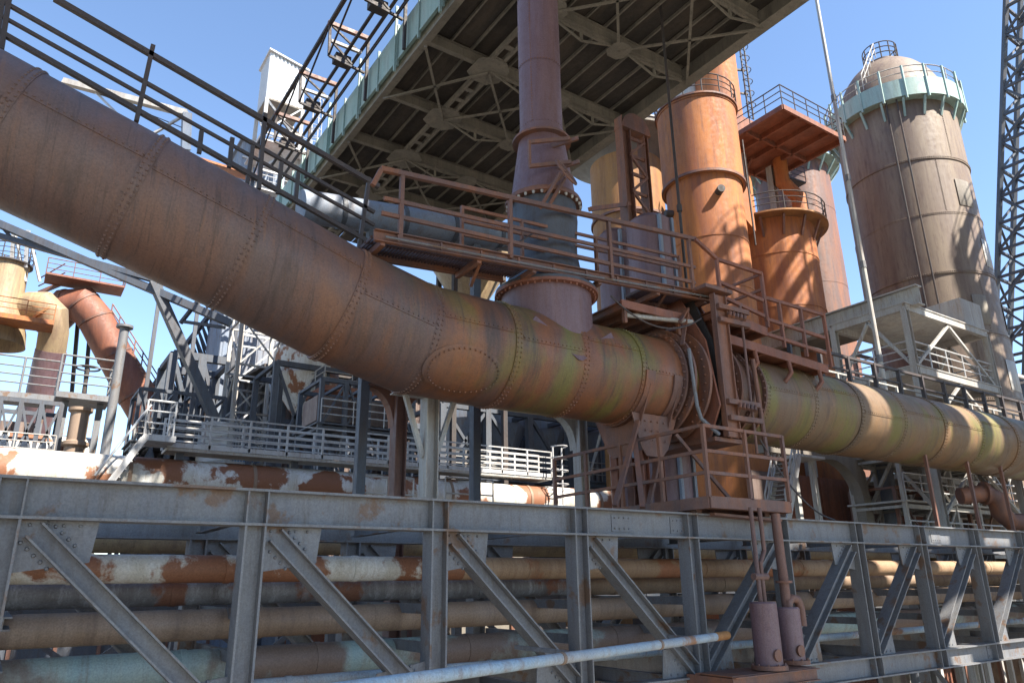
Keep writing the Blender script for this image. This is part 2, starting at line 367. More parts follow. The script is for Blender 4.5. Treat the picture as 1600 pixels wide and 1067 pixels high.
# ------------------------------------------------------------------ service pipes on the bridge
def zlev(px, py, Y): return onY(px, py, Y).z
def service_pipe(name, label, Y, z, r, mat, x0=-9, x1=38, n=20, group=None, mat2=None, xs=7.2):
    t = Thing(name, label, 'pipe', (x0, Y, 0), group)
    t.part('pipe_run', MB().tube([(x0, Y, z), (xs if mat2 else x1, Y, z)], r, n), mat)
    if mat2: t.part('pipe_run', MB().tube([(xs + .004, Y, z), (x1, Y, z)], r * 1.004, n), mat2)
    x = x0 + random.uniform(.5, 3)
    while x < x1:
        t.part('weld_collar', MB().tube([(x - .05, Y, z), (x + .05, Y, z)], r + .012, n), mat2 if mat2 and x > xs else mat); x += random.choice((2.1, 2.9, 3.6))
    return t
service_pipe('service_pipe', 'white painted pipe with rust patches, topmost pipe inside the truss bridge', 12.5, zlev(600, 888, 12.5), .205, 'peel', mat2='tanrust')
service_pipe('service_pipe', 'dark pipe with flaking pale paint directly below the white one', 13.4, zlev(600, 920, 13.4), .2, 'peeldark', mat2='pipebrown', xs=10.5)
service_pipe('service_pipe', 'brown and grey pipe, third from the top in the truss bridge', 12.7, zlev(600, 964, 12.7), .225, 'pipebrown')
service_pipe('service_pipe', 'thick turquoise pipe with rusty stretches low in the truss bridge', 12.9, zlev(600, 1022, 12.9), .26, 'turq')
service_pipe('service_pipe', 'thin light blue pipe beside the thick turquoise one', 12.0, zlev(600, 1053, 12.0), .085, 'blue', n=14)
service_pipe('service_pipe', 'yellowish pipe on the far side of the truss bridge', 17.2, zlev(190, 840, 17.2), .3, 'yellow', -8, 36)
p0, p1 = onY(1135, 992, 10.35), None; p1 = onZ(600, 1067, p0.z)
t = Thing('handrail_pipe', 'thin pale pipe with rusty end crossing in front of the truss posts', 'pipe', p0)
dd = (p1 - p0); t.part('pipe_run', MB().tube([p0, p0 + dd * 1.5], .075, 14), 'blue'); t.part('end_cap', MB().tube([p0 - dd.normalized() * .03, p0 + dd.normalized() * .5], .079, 14), 'ochre')
for f in (.3, .62): q = p0 + dd * f; t.part('collar', MB().tube([q, q + dd.normalized() * .07], .084, 14), 'pipebrown')
for f in (.12, .55):
    q = p0 + dd * f; t.bar('bracket', q, (q.x, YF - .1, q.z), 'grey', .06)

# ------------------------------------------------------------------ condensate pots on a bracket in front of the bridge
pc = onY(1205, 1045, 10.1); zp = pc.z
t = Thing('drain_pot_platform', 'small rusty channel steel bracket carrying two drain pots', 'platform', (pc.x, 10.1, zp))
x0, x1 = onY(1110, 1052, 9.75).x + .6, onY(1278, 1045, 9.75).x
for y in (9.75, 10.62): t.part('channel', MB().channel((x0, y, zp - .12), (x1, y, zp - .12), .22, .1, Z_), 'rust', smooth=0)
for x in (x0 + .05, (x0 + x1) / 2, x1 - .05): t.bar('cross_channel', (x, 9.8, zp - .12), (x, 10.9, zp - .12), 'rust', .1, .16)
t.part('floor_plate', MB().box(((x0 + x1) / 2, 10.2, zp - .004), x1 - x0, .82, .012), 'rust', smooth=0)
def pot(px, y, r, ztop, label, elbow):
    x = onY(px, 1000, y).x; t = Thing('drain_pot', label, 'pot', (x, y, zp)); zt = zlev(px, ztop, y)
    t.part('body', MB().lathe((x, y, zp + .1), [(.001, 0), (r, 0), (r, zt - zp - .1), (r * .9, zt - zp - .07), (.001, zt - zp - .07)], 32), 'violet')
    t.part('base_flange', MB().lathe((x, y, zp + .02), [(.001, 0), (r + .08, 0), (r + .08, .08), (.001, .08)], 32), 'rust')
    rv = MB()
    for k in range(10): a = k * .628; rv.rivet((x + (r + .045) * math.cos(a), y + (r + .045) * math.sin(a), zp + .1), Z_, .025, .03)
    t.part('bolt_ring', rv, 'rust', kind='stuff')
    if elbow:
        t.part('elbow', MB().tube([(x + .0, y - r * .2, zt - .1), (x, y - r * .2, zt + .12), (x + .12, y - r * .2, zt + .2), (x + .3, y - r * .2, zt + .17), (x + .38, y - r * .2, zt), (x + .38, y - r * .2, zt - .35)], .085, 14), 'rust')
    t.part('manhole', MB().lathe((x - .05, y - r + .02, zp + .28), [(.11, 0), (.11, .04), (.001, .04)], 18, axis=(0, -1, 0)), 'rust')
    return x, zt
xa, za = pot(1198, 10.0, .26, 942, 'taller violet brown drain pot fed by two thin pipes', False)
xb, zb = pot(1236, 10.3, .24, 950, 'violet brown drain pot with a bent outlet pipe on top', True)
t = Thing('drain_pipe', 'pair of thin rusty pipes dropping into the taller drain pot', 'pipe', (xa, 10, za))
for dx, ptop in ((-.05, 1174), (.07, 1186)):
    q = onY(ptop, 800, 10.1); t.part('down_pipe', MB().tube([(xa + dx, 10, za - .1), (xa + dx, 10, za + .75), (q.x + dx * .3, 10.1, za + 1.0), (q.x + dx * .3, 10.1, 9.42)], .045, 10), 'rust')
t.part('valve', MB().tube([(xa - .18, 10, za + .5), (xa + .22, 10, za + .5)], .07, 10), 'rust')
t = Thing('drain_pipe', 'thick rusty pipe rising past the top chord beside the drain pots', 'pipe', (xb, 10.3, zb))
q = onY(1211, 800, 10.35); t.part('down_pipe', MB().tube([(xb, 10.3, zb - .05), (xb, 10.3, zb + .6), (q.x, 10.35, zb + .95), (q.x, 10.35, 9.35)], .1, 12), 'rust')
t.part('flange', MB().lathe((xb, 10.3, zb + .5), [(.001, 0), (.17, 0), (.17, .05), (.001, .05)], 16), 'rust')

# ================================================================== GREAT GAS MAIN
YP, ZP, RP = 13.0, 12.74, 1.15
axis = [(-5.2, 16.2), (-2.75, 15.52), (-.95, 14.98), (.95, 14.42), (2.8, 13.84), (4.72, 13.2), (6.35, 12.79)]
lvl = [8.2, 10.0, 11.7, 13.05]
pipe = Thing('gas_main', 'huge riveted rusty brown gas main bending down and running level over the truss bridge', 'pipe', (6.35, YP, ZP - RP))
pts = [V((x, YP, z)) for x, z in axis] + [V((x, YP, ZP)) for x in lvl] + [V((x, YP, ZP)) for x in (16.1, 18.2, 20.4, 22.7, 25.1, 27.6, 30.2, 33, 36, 40)]
def seam(t, p, nn, r, par):
    nn = V(nn).normalized(); rv = MB(); N = int(2 * math.pi * r / .1)
    for s_ in (-.045, .045):
        u = nn.cross(Y_).normalized()
        for k in range(N):
            a = 2 * math.pi * k / N; e = Y_ * math.cos(a) + u * math.sin(a)
            if e.y > .55: continue
            rv.rivet(p + e * r + nn * s_, e)
    t.part('rivet_row', rv, 'main', par, kind='stuff')
for i in range(len(pts) - 1):
    if i == len(axis) + len(lvl) - 1: continue                     # the valve sits here
    a, b = pts[i], pts[i + 1]; d = (b - a).normalized()
    c0 = (d + (a - pts[i - 1]).normalized()).normalized() if i else d
    c1 = (d + (pts[i + 2] - b).normalized()).normalized() if i + 2 < len(pts) else d
    r = RP + (.009 if i % 2 else 0)
    sh = pipe.part('shell_ring', MB().tube([a - c0 * .0, b], r, 72, False, c0, c1), 'main')
    pipe.part('lap_strap', MB().tube([a - c0 * .08, a + c0 * .08], r + .016, 72, True), 'main', sh)
    seam(pipe, a, c0, r + .016, sh)
    # lengthwise lap on the near flank
    ang = math.radians((200, 176, 190, 184)[i % 4]); u = d.cross(Y_).normalized() * -1
    e = Y_ * math.cos(ang) + u * math.sin(ang); L = (b - a).length; rv = MB()
    st = MB().beam(a + e * (r + .004) + d * .1, b + e * (r + .004) - d * .1, .11, .02, e)
    pipe.part('lap_strip', st, 'main', sh)
    for k in range(int(L / .11)):
        for s_ in (0,): rv.rivet(a + d * (.12 + k * .11) + e * (r + .013) + e.cross(d) * s_, e)
    pipe.part('rivet_row', rv, 'main', sh, kind='stuff')
# reinforcing patch under the bend
ov = MB(); c = V((6.9, YP, ZP))
for k in range(40):
    a = k * 2 * math.pi / 40; x = 7.05 + .78 * math.cos(a); th = math.radians(222) + .42 * math.sin(a)
    e = V((0, math.cos(th), math.sin(th))); ov.rivet(V((x, YP, ZP)) + e * (RP + .01), e)
pv, pf_ = [], []
for i in range(5):
    for k in range(40):
        a = k * 2 * math.pi / 40; f_ = .02 + (.88 / .84) * i / 4; x = 7.05 + .84 * f_ * math.cos(a); th = math.radians(222) + .455 * f_ * math.sin(a)
        e = V((0, math.cos(th), math.sin(th))); pv.append(V((x, YP, ZP)) + e * (RP + (.032 if i < 4 else .004)))
for i in range(4):
    for k in range(40): k2 = (k + 1) % 40; pf_.append((i * 40 + k, i * 40 + k2, i * 40 + 40 + k2, i * 40 + 40 + k))
pf_.append(tuple(range(40)))
cpl = pipe.part('cover_plate', MB().add(pv, pf_), 'main')
ov.v = [(x, YP + (y - YP) * 1.02, ZP + (z - ZP) * 1.02) for x, y, z in ov.v]
pipe.part('rivet_row', ov, 'main', cpl, kind='stuff')
# end flanges, ring of bolts, expansion joint by the valve
def flange(t, x, r, w, mat='rust', bolts=40, name='flange'):
    f = t.part(name, MB().lathe((x, YP, ZP), [(RP - .05, 0), (r, 0), (r, w), (RP - .05, w)], 72, X_, close=True), mat)
    rv = MB()
    for k in range(bolts):
        a = 2 * math.pi * k / bolts; e = V((0, math.cos(a), math.sin(a)))
        if e.y < .6: rv.rivet(V((x, YP, ZP)) + e * ((r + RP) / 2 + .01), -X_, .032, .05)
    t.part('bolt_ring', rv, mat, f, kind='stuff')
flange(pipe, 12.92, RP + .14, .06); flange(pipe, 13.1, RP + .24, .07); flange(pipe, 13.55, RP + .3, .08)
flange(pipe, 14.75, RP + .26, .07); flange(pipe, 15.35, RP + .14, .06); flange(pipe, 15.9, RP + .1, .05)
pipe.part('expansion_joint', MB().lathe((13.05, YP, ZP), [(RP - .06, 0), (RP - .06, .8)], 72, X_), 'main')
pipe.part('expansion_joint', MB().lathe((14.6, YP, ZP), [(RP - .04, 0), (RP - .04, .5), (RP + .04, .62), (RP + .04, .75), (RP - .03, .85), (RP - .03, 1.55)], 72, X_), 'main')
# tee branch
TX = 9.78; ZTE = 14.36
tb = pipe.part('tee_branch', MB().lathe((TX, YP, ZP + .35), [(1.06, 0), (1.06, ZTE - ZP - .35)], 64), 'violet')
pipe.part('tee_saddle_seam', MB().plate([(TX - 1.15, YP - 1.0, 13.3), (TX - .05, YP - 1.19, 12.55), (TX + .05, YP - 1.19, 12.55), (TX + 1.15, YP - 1.0, 13.3), (TX + 1.06, YP - 1.02, 13.42), (TX, YP - 1.13, 12.75), (TX - 1.06, YP - 1.02, 13.42)], .03, Y_), 'violet', tb)
pipe.part('tee_skirt', MB().lathe((TX, YP, ZP - .12), [(1.02, 0), (1.085, .25), (1.085, .5)], 64, a0=math.radians(200), a1=math.radians(340)), 'violet', tb)
pipe.part('tee_flange', MB().lathe((TX, YP, ZTE), [(.9, 0), (1.22, 0), (1.22, .07), (.9, .07)], 64, close=True), 'red', tb)
rv = MB()
for k in range(44): a = k * 2 * math.pi / 44; rv.rivet((TX + 1.15 * math.cos(a), YP + 1.15 * math.sin(a), ZTE), -Z_, .03, .05)
pipe.part('bolt_ring', rv, 'red', tb, kind='stuff')

# ------------------------------------------------------------------ goggle valve
gv = Thing('goggle_valve', 'tall rust red goggle valve frame clamped into the gas main', 'valve', (14.2, YP, 11.3))
zt, zb_ = 15.0, 11.25
for x in (13.78, 14.5):
    gv.part('frame_plate', MB().plate([(x, YP - 1.45, 12.0), (x, YP - 1.05, zb_), (x, YP + 1.05, zb_), (x, YP + 1.45, 12.0), (x, YP + 1.2, 13.7), (x, YP + .5, zt), (x, YP - .5, zt), (x, YP - 1.2, 13.7)], .06, X_), 'red', smooth=0)
gv.part('goggle_blade', MB().plate([(14.12, YP - 1.3, 12), (14.12, YP - .9, zb_ + .1), (14.12, YP + .9, zb_ + .1), (14.12, YP + 1.3, 12), (14.12, YP + 1.1, 13.8), (14.12, YP + .6, zt + .1), (14.12, YP - .6, zt + .1), (14.12, YP - 1.1, 13.8)], .08, X_), 'dark', smooth=0)
gv.part('bottom_sill', MB().box((14.17, YP - .1, zb_ - .05), 1.0, 2.4, .1), 'rust', smooth=0)
gv.part('front_post', MB().ibeam((14.17, YP - 1.42, zb_), (14.17, YP - 1.42, zt - .1), .46, .16, X_, .03, .03), 'rust', smooth=0)
gv.part('top_cap', MB().box((14.17, YP - .4, zt + .06), 1.0, 2.2, .1), 'rust', smooth=0)
gv.rod('spindle', [(14.9, YP - 1.5, 10.9), (14.9, YP - 1.5, 14.75)], 'rust', .035)
for z in (14.55, 14.2, 12.1, 11.7):
    gv.part('clamp_arm', MB().beam((14.0, YP - 1.5, z), (15.15, YP - 1.5, z + .02), .16, .12), 'rust', smooth=0)
for z in (14.36, 12.0):
    for k in range(5): gv.part('clamp_link', MB().tube([(14.3 + k * .14, YP - 1.62, z - .06), (14.38 + k * .14, YP - 1.58, z + .07)], .05, 8), 'rust')
gv.rod('pull_rod', [(13.0, YP - 1.35, 13.3), (13.05, YP - 1.4, 11.9), (13.15, YP - 1.4, 11.6), (13.6, YP - 1.5, 11.25)], 'grey', .045)
gv.rod('guide_rod', [(15.35, YP - 1.35, 13.4), (15.4, YP - 1.4, 10.9)], 'rust', .06)
for s_ in (-1, 1): gv.bar('stay', (13.6, YP - .9, 14.6), (13.0, YP - 1.15 * 1, 13.75 + .3 * s_), 'rust', .09, .05)

# ------------------------------------------------------------------ saddle and its trestle on the bridge
sd = Thing('pipe_saddle', 'rusty curved saddle with riveted plate and twin legs under the gas main', 'support', (12.1, YP, 9.4))
for x, r0 in ((11.85, RP + .012), (12.75, RP + .012)):
    sd.part('saddle_band', MB().lathe((x - .14, YP, ZP), [(r0, 0), (r0 + .05, 0), (r0 + .05, .28), (r0, .28)], 40, X_, math.radians(185), math.radians(355), close=True), 'rust')
    ar = [(math.cos(math.radians(a)) * (RP + .07), math.sin(math.radians(a)) * (RP + .07)) for a in range(200, 341, 10)]
    sd.part('saddle_plate', MB().plate([V((x, YP + y, ZP + z)) for y, z in ar] + [V((x, YP + .45, 10.95)), V((x, YP + .3, 10.8)), V((x, YP - .3, 10.8)), V((x, YP - .45, 10.95))], .03, X_), 'rust', smooth=0)
sd.part('front_plate', MB().plate([(11.6, YP - .72, 11.72), (13.05, YP - .72, 11.72), (12.75, YP - .66, 10.95), (12.55, YP - .66, 10.75), (12.05, YP - .66, 10.75), (11.9, YP - .66, 10.95)], .03, Y_), 'rust', smooth=0)
rv = MB()
for i in range(4):
    for j in range(3): rv.rivet((12.0 + i * .2, YP - .725, 11.55 - j * .22), -Y_, .025, .02)
sd.part('rivet_row', rv, 'rust', kind='stuff')
for x in (12.1, 12.6):
    for y in (YP - .45, YP + .45): sd.part('leg', MB().ibeam((x, y, 9.4), (x, y, 10.9), .2, .22, X_, .02, .02), 'red', smooth=0)
for a, b in (((12.9, YP - .8, 11.3), (14.0, YP - 1.5, 9.55)), ((11.7, YP - .8, 11.5), (10.5, YP - 1.2, 9.5)), ((12.5, YP - .6, 10.8), (11.9, YP - .7, 9.5)), ((11.6, YP - .75, 11.2), (10.9, YP - 1.6, 9.45))):
    sd.bar('brace', a, b, 'rust', .11, .07)
# columns carrying the bend
for pxa, pya, lab, wide in ((672, 625, 'pale grey column with raking struts under the gas main', True), (905, 655, 'pale grey column with curved bracket behind the saddle', False), (625, 612, 'brown flared column under the bend of the gas main', None)):
    Yc = {672: 14.2, 905: 16.5, 625: 16.5}[pxa]; top = onY(pxa, pya, Yc); zfoot = 9.33 if pxa == 672 else 0
    t = Thing('pipe_column', lab, 'column', (top.x, Yc, zfoot)); mt = 'pale' if wide is not None else 'rust'
    t.part('shaft', MB().ibeam((top.x, Yc, zfoot), (top.x, Yc, top.z + .2), .3, .34, X_, .03, .03), mt, smooth=0)
    if wide:
        for s_ in (-1, 1): t.bar('raking_strut', (top.x + s_ * .15, Yc, 10.6), (top.x + s_ * .62, Yc, top.z + .1), 'pale', .1)
    else:
        for s_ in ((-1, 1) if wide is None else (-1,)):
            arc = [V((top.x + s_ * (.15 + .75 * (1 - math.cos(a))), Yc, top.z - .9 + .95 * math.sin(a))) for a in np.linspace(0, 1.57, 9)]
            t.part('curved_bracket', MB().plate(arc + [V((top.x + s_ * .15, Yc, top.z + .05))], .3, Y_), mt, smooth=0)
    t.part('head_beam', MB().ibeam((top.x - .9, Yc, top.z + .16), (top.x + (3.2 if wide else .9), Yc, top.z + .16), .25, .3, Z_, .02, .02), mt, smooth=0)

# ------------------------------------------------------------------ valve stack on the tee
SX = 9.78
vs = Thing('vent_stack', 'violet brown vent stack with conical foot rising from the tee of the gas main', 'stack', (SX, YP, ZTE))
vs.part('valve_body', MB().lathe((SX, YP, ZTE + .075), [(1.2, 0), (1.2, .07), (1.0, .1), (.86, .5), (.78, 1.0), (.78, 1.35), (.82, 1.9), (.8, 2.3)], 56), 'steelblue')
zc = 16.82
vs.part('bolt_flange', MB().lathe((SX, YP, zc - .06), [(.7, 0), (.95, 0), (.95, .06), (.92, .065), (.92, .13), (.7, .13)], 56, close=True), 'rust')
rv = MB()
for k in range(28): a = k * 2 * math.pi / 28; rv.rivet((SX + .9 * math.cos(a), YP + .9 * math.sin(a), zc - .06), -Z_, .04, .07)
vs.part('bolt_ring', rv, 'pale', kind='stuff')
vs.part('cone', MB().lathe((SX, YP, zc + .06), [(.84, 0), (.8, .1), (.58, 1.72)], 56), 'violet')
vs.part('cone_flange', MB().lathe((SX, YP, 18.55), [(.5, 0), (.74, 0), (.74, .06), (.5, .06)], 56, close=True), 'rust')
vs.part('neck', MB().lathe((SX, YP, 18.61), [(.56, 0), (.56, .3), (.545, .32)], 56), 'violet')
zs = [18.9, 20.75, 22.9, 25.2, 27.6, 30.0, 33]
for i in range(len(zs) - 1):
    r = .545 + (.006 if i % 2 else 0); s_ = vs.part('shell_ring', MB().lathe((SX, YP, zs[i]), [(r, 0), (r, zs[i + 1] - zs[i])], 56), 'violet')
    rv = MB()
    for k in range(44): a = k * 2 * math.pi / 44; e = V((math.cos(a), math.sin(a), 0)); rv.rivet(V((SX, YP, zs[i] + .03)) + e * (r + .004), e, .016, .014)
    for k in range(int((zs[i + 1] - zs[i]) / .08)): e = V((-.87, -.5, 0)).normalized(); rv.rivet(V((SX, YP, zs[i] + .05 + k * .08)) + e * (r + .002), e, .016, .014)
    vs.part('rivet_row', rv, 'rust', s_, kind='stuff')
for z in (17.35, 18.0):                                              # lever brackets and hand wheel on the cone
    vs.bar('lever_bracket', (SX - .95, YP - .75, z - .12), (SX + .1, YP - 1.0, z + .22), 'rust', .07, .09)
    vs.bar('lever_bracket', (SX - .15, YP - .6, z + .12), (SX + .25, YP - 1.15, z + .2), 'rust', .07, .09)
vs.bar('lever_link', (SX - .93, YP - .75, 17.25), (SX - .93, YP - .75, 17.9), 'rust', .06)
hw = V((SX - .25, YP - 1.25, 17.05)); hn = V((.35, -.8, .45)).normalized()
wheel = MB(); u = hn.cross(Z_).normalized(); v = u.cross(hn)
wheel.tube([hw + (u * math.cos(a) + v * math.sin(a)) * .36 for a in np.linspace(0, 2 * math.pi, 25)], .028, 8, False)
for k in range(3): a = k * math.pi / 3; wheel.tube([hw + (u * math.cos(a) + v * math.sin(a)) * .36, hw - (u * math.cos(a) + v * math.sin(a)) * .36], .02, 6)
wheel.tube([hw, hw - hn * .7], .04, 8); vs.part('hand_wheel', wheel, 'rust')
for s_ in (-.12, .12): vs.bar('yoke', hw + u * s_ - hn * .1, hw + u * s_ - hn * .75 - Z_ * .45, 'rust', .06)

# ------------------------------------------------------------------ upper walkway
YW = 12.0
w0, w1 = onY(585, 367, YW), onY(1110, 465, YW)
uw = Thing('upper_walkway', 'rusty grated walkway with double handrails crossing in front of the vent stack', 'walkway', w0)
dw = (w1 - w0); wn = V((0, 1, 0))
# bearers: near edge channel, far edge channel, bars between
uw.part('edge_channel', MB().channel(w0, w1, .24, .1, Z_), 'rust', smooth=0)
far = V((0, 1.0, 0))
uw.part('edge_channel', MB().channel(w0 + far * .95, w0.lerp(w1, .38) + far * .95, .2, .1, Z_), 'rust', smooth=0)
uw.part('edge_channel', MB().channel(w0.lerp(w1, .78) + far * .95, w1 + far * .95, .2, .1, Z_), 'rust', smooth=0)
gr = MB(); L = dw.length; nb = int(L / .075)
for k in range(nb):
    q = w0.lerp(w1, (k + .5) / nb); dep = .92 if (k / nb < .4 or k / nb > .76) else .3
    gr.beam(q + V((0, .05, .04)), q + V((0, dep, .04)), .022, .07)
for y in (.2, .5, .8): gr.beam(w0 + V((0, y, .05)), w0.lerp(w1, .39) + V((0, y, .05)), .02, .05)
uw.part('grating', gr, 'grate', kind='stuff', smooth=0)
for f in (.02, .25, .4, .6, .8, .98):
    q = w0.lerp(w1, f); uw.bar('outrigger', q + V((0, .02, -.12)), q + V((0, .95 if f < .45 or f > .75 else .35, -.14)), 'rust', .1, .12)
def wr(px, py): return onY(px, py, YW)
for px_, yt, yb in ((627, 268, 374), (800, 312, 404), (958, 350, 436), (1086, 376, 462)):
    a = wr(px_ - 2, yb); b = wr(px_, yt); uw.bar('post', a, V((a.x, a.y, b.z)), 'rust', .085, .085, X_)
uw.part('handrail', MB().beam(wr(595, 264), wr(1086, 374), .1, .1), 'rust', smooth=0)
uw.part('handrail', MB().beam(wr(595, 266), wr(582, 290), .09, .09), 'rust', smooth=0)
uw.part('mid_rail', MB().beam(wr(600, 310), wr(1086, 418), .06, .08), 'rust', smooth=0)
uw.part('mid_rail', MB().beam(wr(596, 333), wr(1086, 442), .06, .08), 'rust', smooth=0)
# inner, lower rails in front of the stack valve
i0, i1 = V((0, .35, 0)), 0
for dy in (0, 21, 42): uw.part('inner_rail', MB().beam(onY(722, 324 + dy, 12.35), onY(1062, 402 + dy * .8, 12.35), .05, .07), 'rust', smooth=0)
for px_, a, b in ((722, 322, 385), (815, 345, 402), (930, 372, 428), (1060, 400, 452)):
    p = onY(px_, a, 12.35); q = onY(px_, b, 12.35); uw.bar('inner_post', (p.x, p.y, q.z), p, 'rust', .08, .06, X_)
for p in ((760, 385), (900, 410), (1050, 440)): q = wr(*p); uw.bar('knee_brace', q + V((0, .1, -.1)), q + V((.15, .9, -.55)), 'rust', .07)
# sloping stair rail on top of the gas main
sr = Thing('pipe_stair_rail', 'dark sloping handrail with four bars following the top of the gas main', 'railing', (0, 13.5, 15))
YS = 13.5
def ws(px, py): return onY(px, py, YS)
for a, b, wd in (((85, -2), (592, 292), .1), ((-40, -22), (585, 332), .07), ((-40, 2), (585, 352), .06), ((-40, 28), (575, 378), .09)):
    sr.part('rail', MB().beam(ws(*a), ws(*b), wd, wd), 'black', smooth=0)
for top, bot in (((239, 72), (213, 190)), ((414, 178), (404, 296)), ((577, 278), (560, 392)), ((16, -12), (2, 78)), ((6, -12), (-8, 78)), ((395, 228), (386, 288)), ((440, 254), (434, 303)), ((466, 270), (462, 310)), ((315, 205), (311, 240)), ((363, 216), (358, 262))):
    sr.bar('post', ws(*bot), ws(*top), 'black', .1 if top[1] < 200 else .07, .08, X_)
# stepping down platforms on the right of the valve
t = Thing('stepped_platform', 'red brown stepped platform with handrails above the gas main behind the valve', 'platform', onY(1195, 520, 11.8))
for nm, pa, pb, dz in (('upper', (1118, 484), (1197, 516), 0), ('lower', (1135, 526), (1292, 574), 0)):
    a, b = onY(*pa, 11.8), onY(*pb, 11.8); z = (a.z + b.z) / 2; a.z = z + .1; b.z = z - .1
    t.part('floor_plate', MB().plate([a, b, b + V((0, 1.5, 0)), a + V((0, 1.5, 0))], .03, Z_), 'red', smooth=0)
    for y in (0, 1.5): t.part('edge_channel', MB().beam(a + V((0, y - .02, -.06)), b + V((0, y - .02, -.06)), .05, .24), 'red', smooth=0)
    for f in (.02, .35, .68, .98): q = a.lerp(b, f); t.bar('floor_rib', q + V((0, .02, -.1)), q + V((0, 1.46, -.1)), 'red', .08, .14)
    if nm == 'lower':
        for f in (.25, .58, .9): q = a.lerp(b, f); t.part('hanger_hook', MB().tube([q + V((0, 0, -.15)), q + V((0, -.05, -.5)), q + V((-.12, .1, -.75))], .06, 8), 'red')
def w8(px, py): return onY(px, py, 11.8)
for pa, pb in (((1086, 374), (1120, 405)), ((1120, 405), (1190, 428)), ((1194, 465), (1286, 492)), ((1122, 440), (1192, 470)), ((1125, 462), (1194, 494)), ((1196, 498), (1288, 528)), ((1198, 522), (1290, 552))):
    t.part('rail', MB().beam(w8(*pa), w8(*pb), .08, .09), 'red', smooth=0)
for px_, a, b in ((1119, 403, 484), (1189, 427, 510), (1216, 470, 542), (1286, 490, 572), (1250, 482, 556)): p, q = w8(px_, a), w8(px_ + 5, b); t.bar('post', (p.x, p.y, q.z), p, 'red', .09, .07, X_)
p = w8(1190, 428) + V((0, 1.4, 0))
for z in (0, -.45): t.part('rail', MB().beam(w8(1190, 428) + V((0, 0, z)), p + V((0, 0, z)), .06, .07), 'red', smooth=0)
t.bar('post', p, p - Z_ * 1.5, 'red', .08)
# underside tray behind the tee
t = Thing('valve_service_floor', 'rusty ribbed service floor slung between tee and goggle valve', 'platform', (12.2, 13, 14.3))
t.part('floor_plate', MB().box((12.45, 13.2, 14.32), 2.3, 2.2, .03), 'rust', smooth=0)
for k in range(5): t.bar('floor_rib', (11.4 + k * .5, 12.1, 14.24), (11.4 + k * .5, 14.3, 14.24), 'rust', .06, .13)
t.bar('edge_beam', (11.3, 12.08, 14.26), (13.6, 12.08, 14.3), 'red', .05, .2); t.rod('cross_pipe', [(11.6, 12.3, 14.1), (13.6, 12.0, 14.2)], 'pale', .06)
for x in (11.5, 13.3): t.bar('hanger', (x, 12.2, 13.85), (x, 12.2, 14.3), 'rust', .09)
# railing along the gas main to the right
t = Thing('pipe_top_railing', 'black steel railing along the top of the gas main past the stepped platform', 'railing', (20, 13.6, 13.9))
xs = np.arange(19.6, 39, 1.55)
for x in xs: t.bar('post', (x, 13.45, 13.75), (x, 13.45, 15.1), 'black', .13, .1, X_)
for z, wd in ((15.08, .09), (14.6, .06), (14.2, .06)): t.bar('rail', (xs[0], 13.45, z), (xs[-1], 13.45, z), 'black', wd)
t.bar('toe_plate', (xs[0], 13.45, 13.98), (xs[-1], 13.45, 13.98), 'rust', .03, .2)
t = Thing('pipe_top_railing', 'pale sunlit railing just behind the black one on the gas main', 'railing', (20, 14.6, 13.9))
xs = np.arange(19.9, 39, 1.9)
for x in xs: t.bar('post', (x, 14.5, 13.6), (x, 14.5, 14.95), 'pale', .08)
for z in (14.93, 14.5, 14.1): t.bar('rail', (xs[0], 14.5, z), (xs[-1], 14.5, z), 'pale', .06)
t.bar('kerb_beam', (xs[0], 14.5, 13.8), (xs[-1], 14.5, 13.8), 'pale', .1, .2)
# hangers below the level run on the right
for k, x in enumerate((24.5, 27.2, 29.6, 32.2)):
    t = Thing('pipe_hanger', 'thin dark post propping the gas main past the goggle valve', 'support', (x, 12.4, 9.3), 'posts under the gas main')
    t.bar('post', (x, 12.4, 9.3), (x, 12.4, 12.0), 'rust', .1); t.bar('foot_plate', (x - .2, 12.4, 9.36), (x + .2, 12.4, 9.36), 'rust', .3, .04)

# ------------------------------------------------------------------ lower valve platform on the bridge
zf = 9.62; cN = onZ(1108, 776, zf); xr = onZ(1222, 790, zf).x; yb = 15.6
t = Thing('valve_platform', 'rusty railed platform resting on the top chord below the goggle valve', 'platform', (cN.x, cN.y, zf))
xl, xr2, y0 = cN.x - 1.6, cN.x + 2.6, cN.y
xl = cN.x
C4 = [V((xl, yb, zf)), V((xl, y0, zf)), V((xr2, y0, zf)), V((xr2, yb, zf))]
t.part('floor_plate', MB().box(((xl + xr2) / 2, (y0 + yb) / 2, zf), xr2 - xl - .1, yb - y0 - .1, .03), 'rust', smooth=0)
for a, b in zip(C4[:-1], C4[1:]): t.part('edge_channel', MB().beam(a - Z_ * .1, b - Z_ * .1, .08, .24), 'rust', smooth=0)
for k in range(7): y = y0 + .3 + k * .85; t.bar('floor_beam', (xl + .05, y, zf - .12), (xr2 - .05, y, zf - .12), 'rust', .1, .16)
for a, b, n in ((C4[0], C4[1], 4), (C4[1], C4[2], 2)):
    for i in range(n + 1):
        if i == 0 and a is C4[1]: continue
        q = a.lerp(b, i / n); t.bar('post', q, q + Z_ * 1.5, 'rust', .08, .07, X_)
    for z in (1.48, .95, .5): t.bar('rail', a + Z_ * z, b + Z_ * z, 'rust', .06, .07)
for x, y in ((xl + .2, YF), (xr2 - .2, YF), (xl + .2, YR), (xr2 - .2, YR)): t.bar('bearer', (x, y, ZT), (x, y, zf - .02), 'rust', .16)
t.bar('drain_tray', (xl + .4, y0 + .4, zf - .3), (xr2, y0 + .4, zf - .36), 'rust', .3, .05)

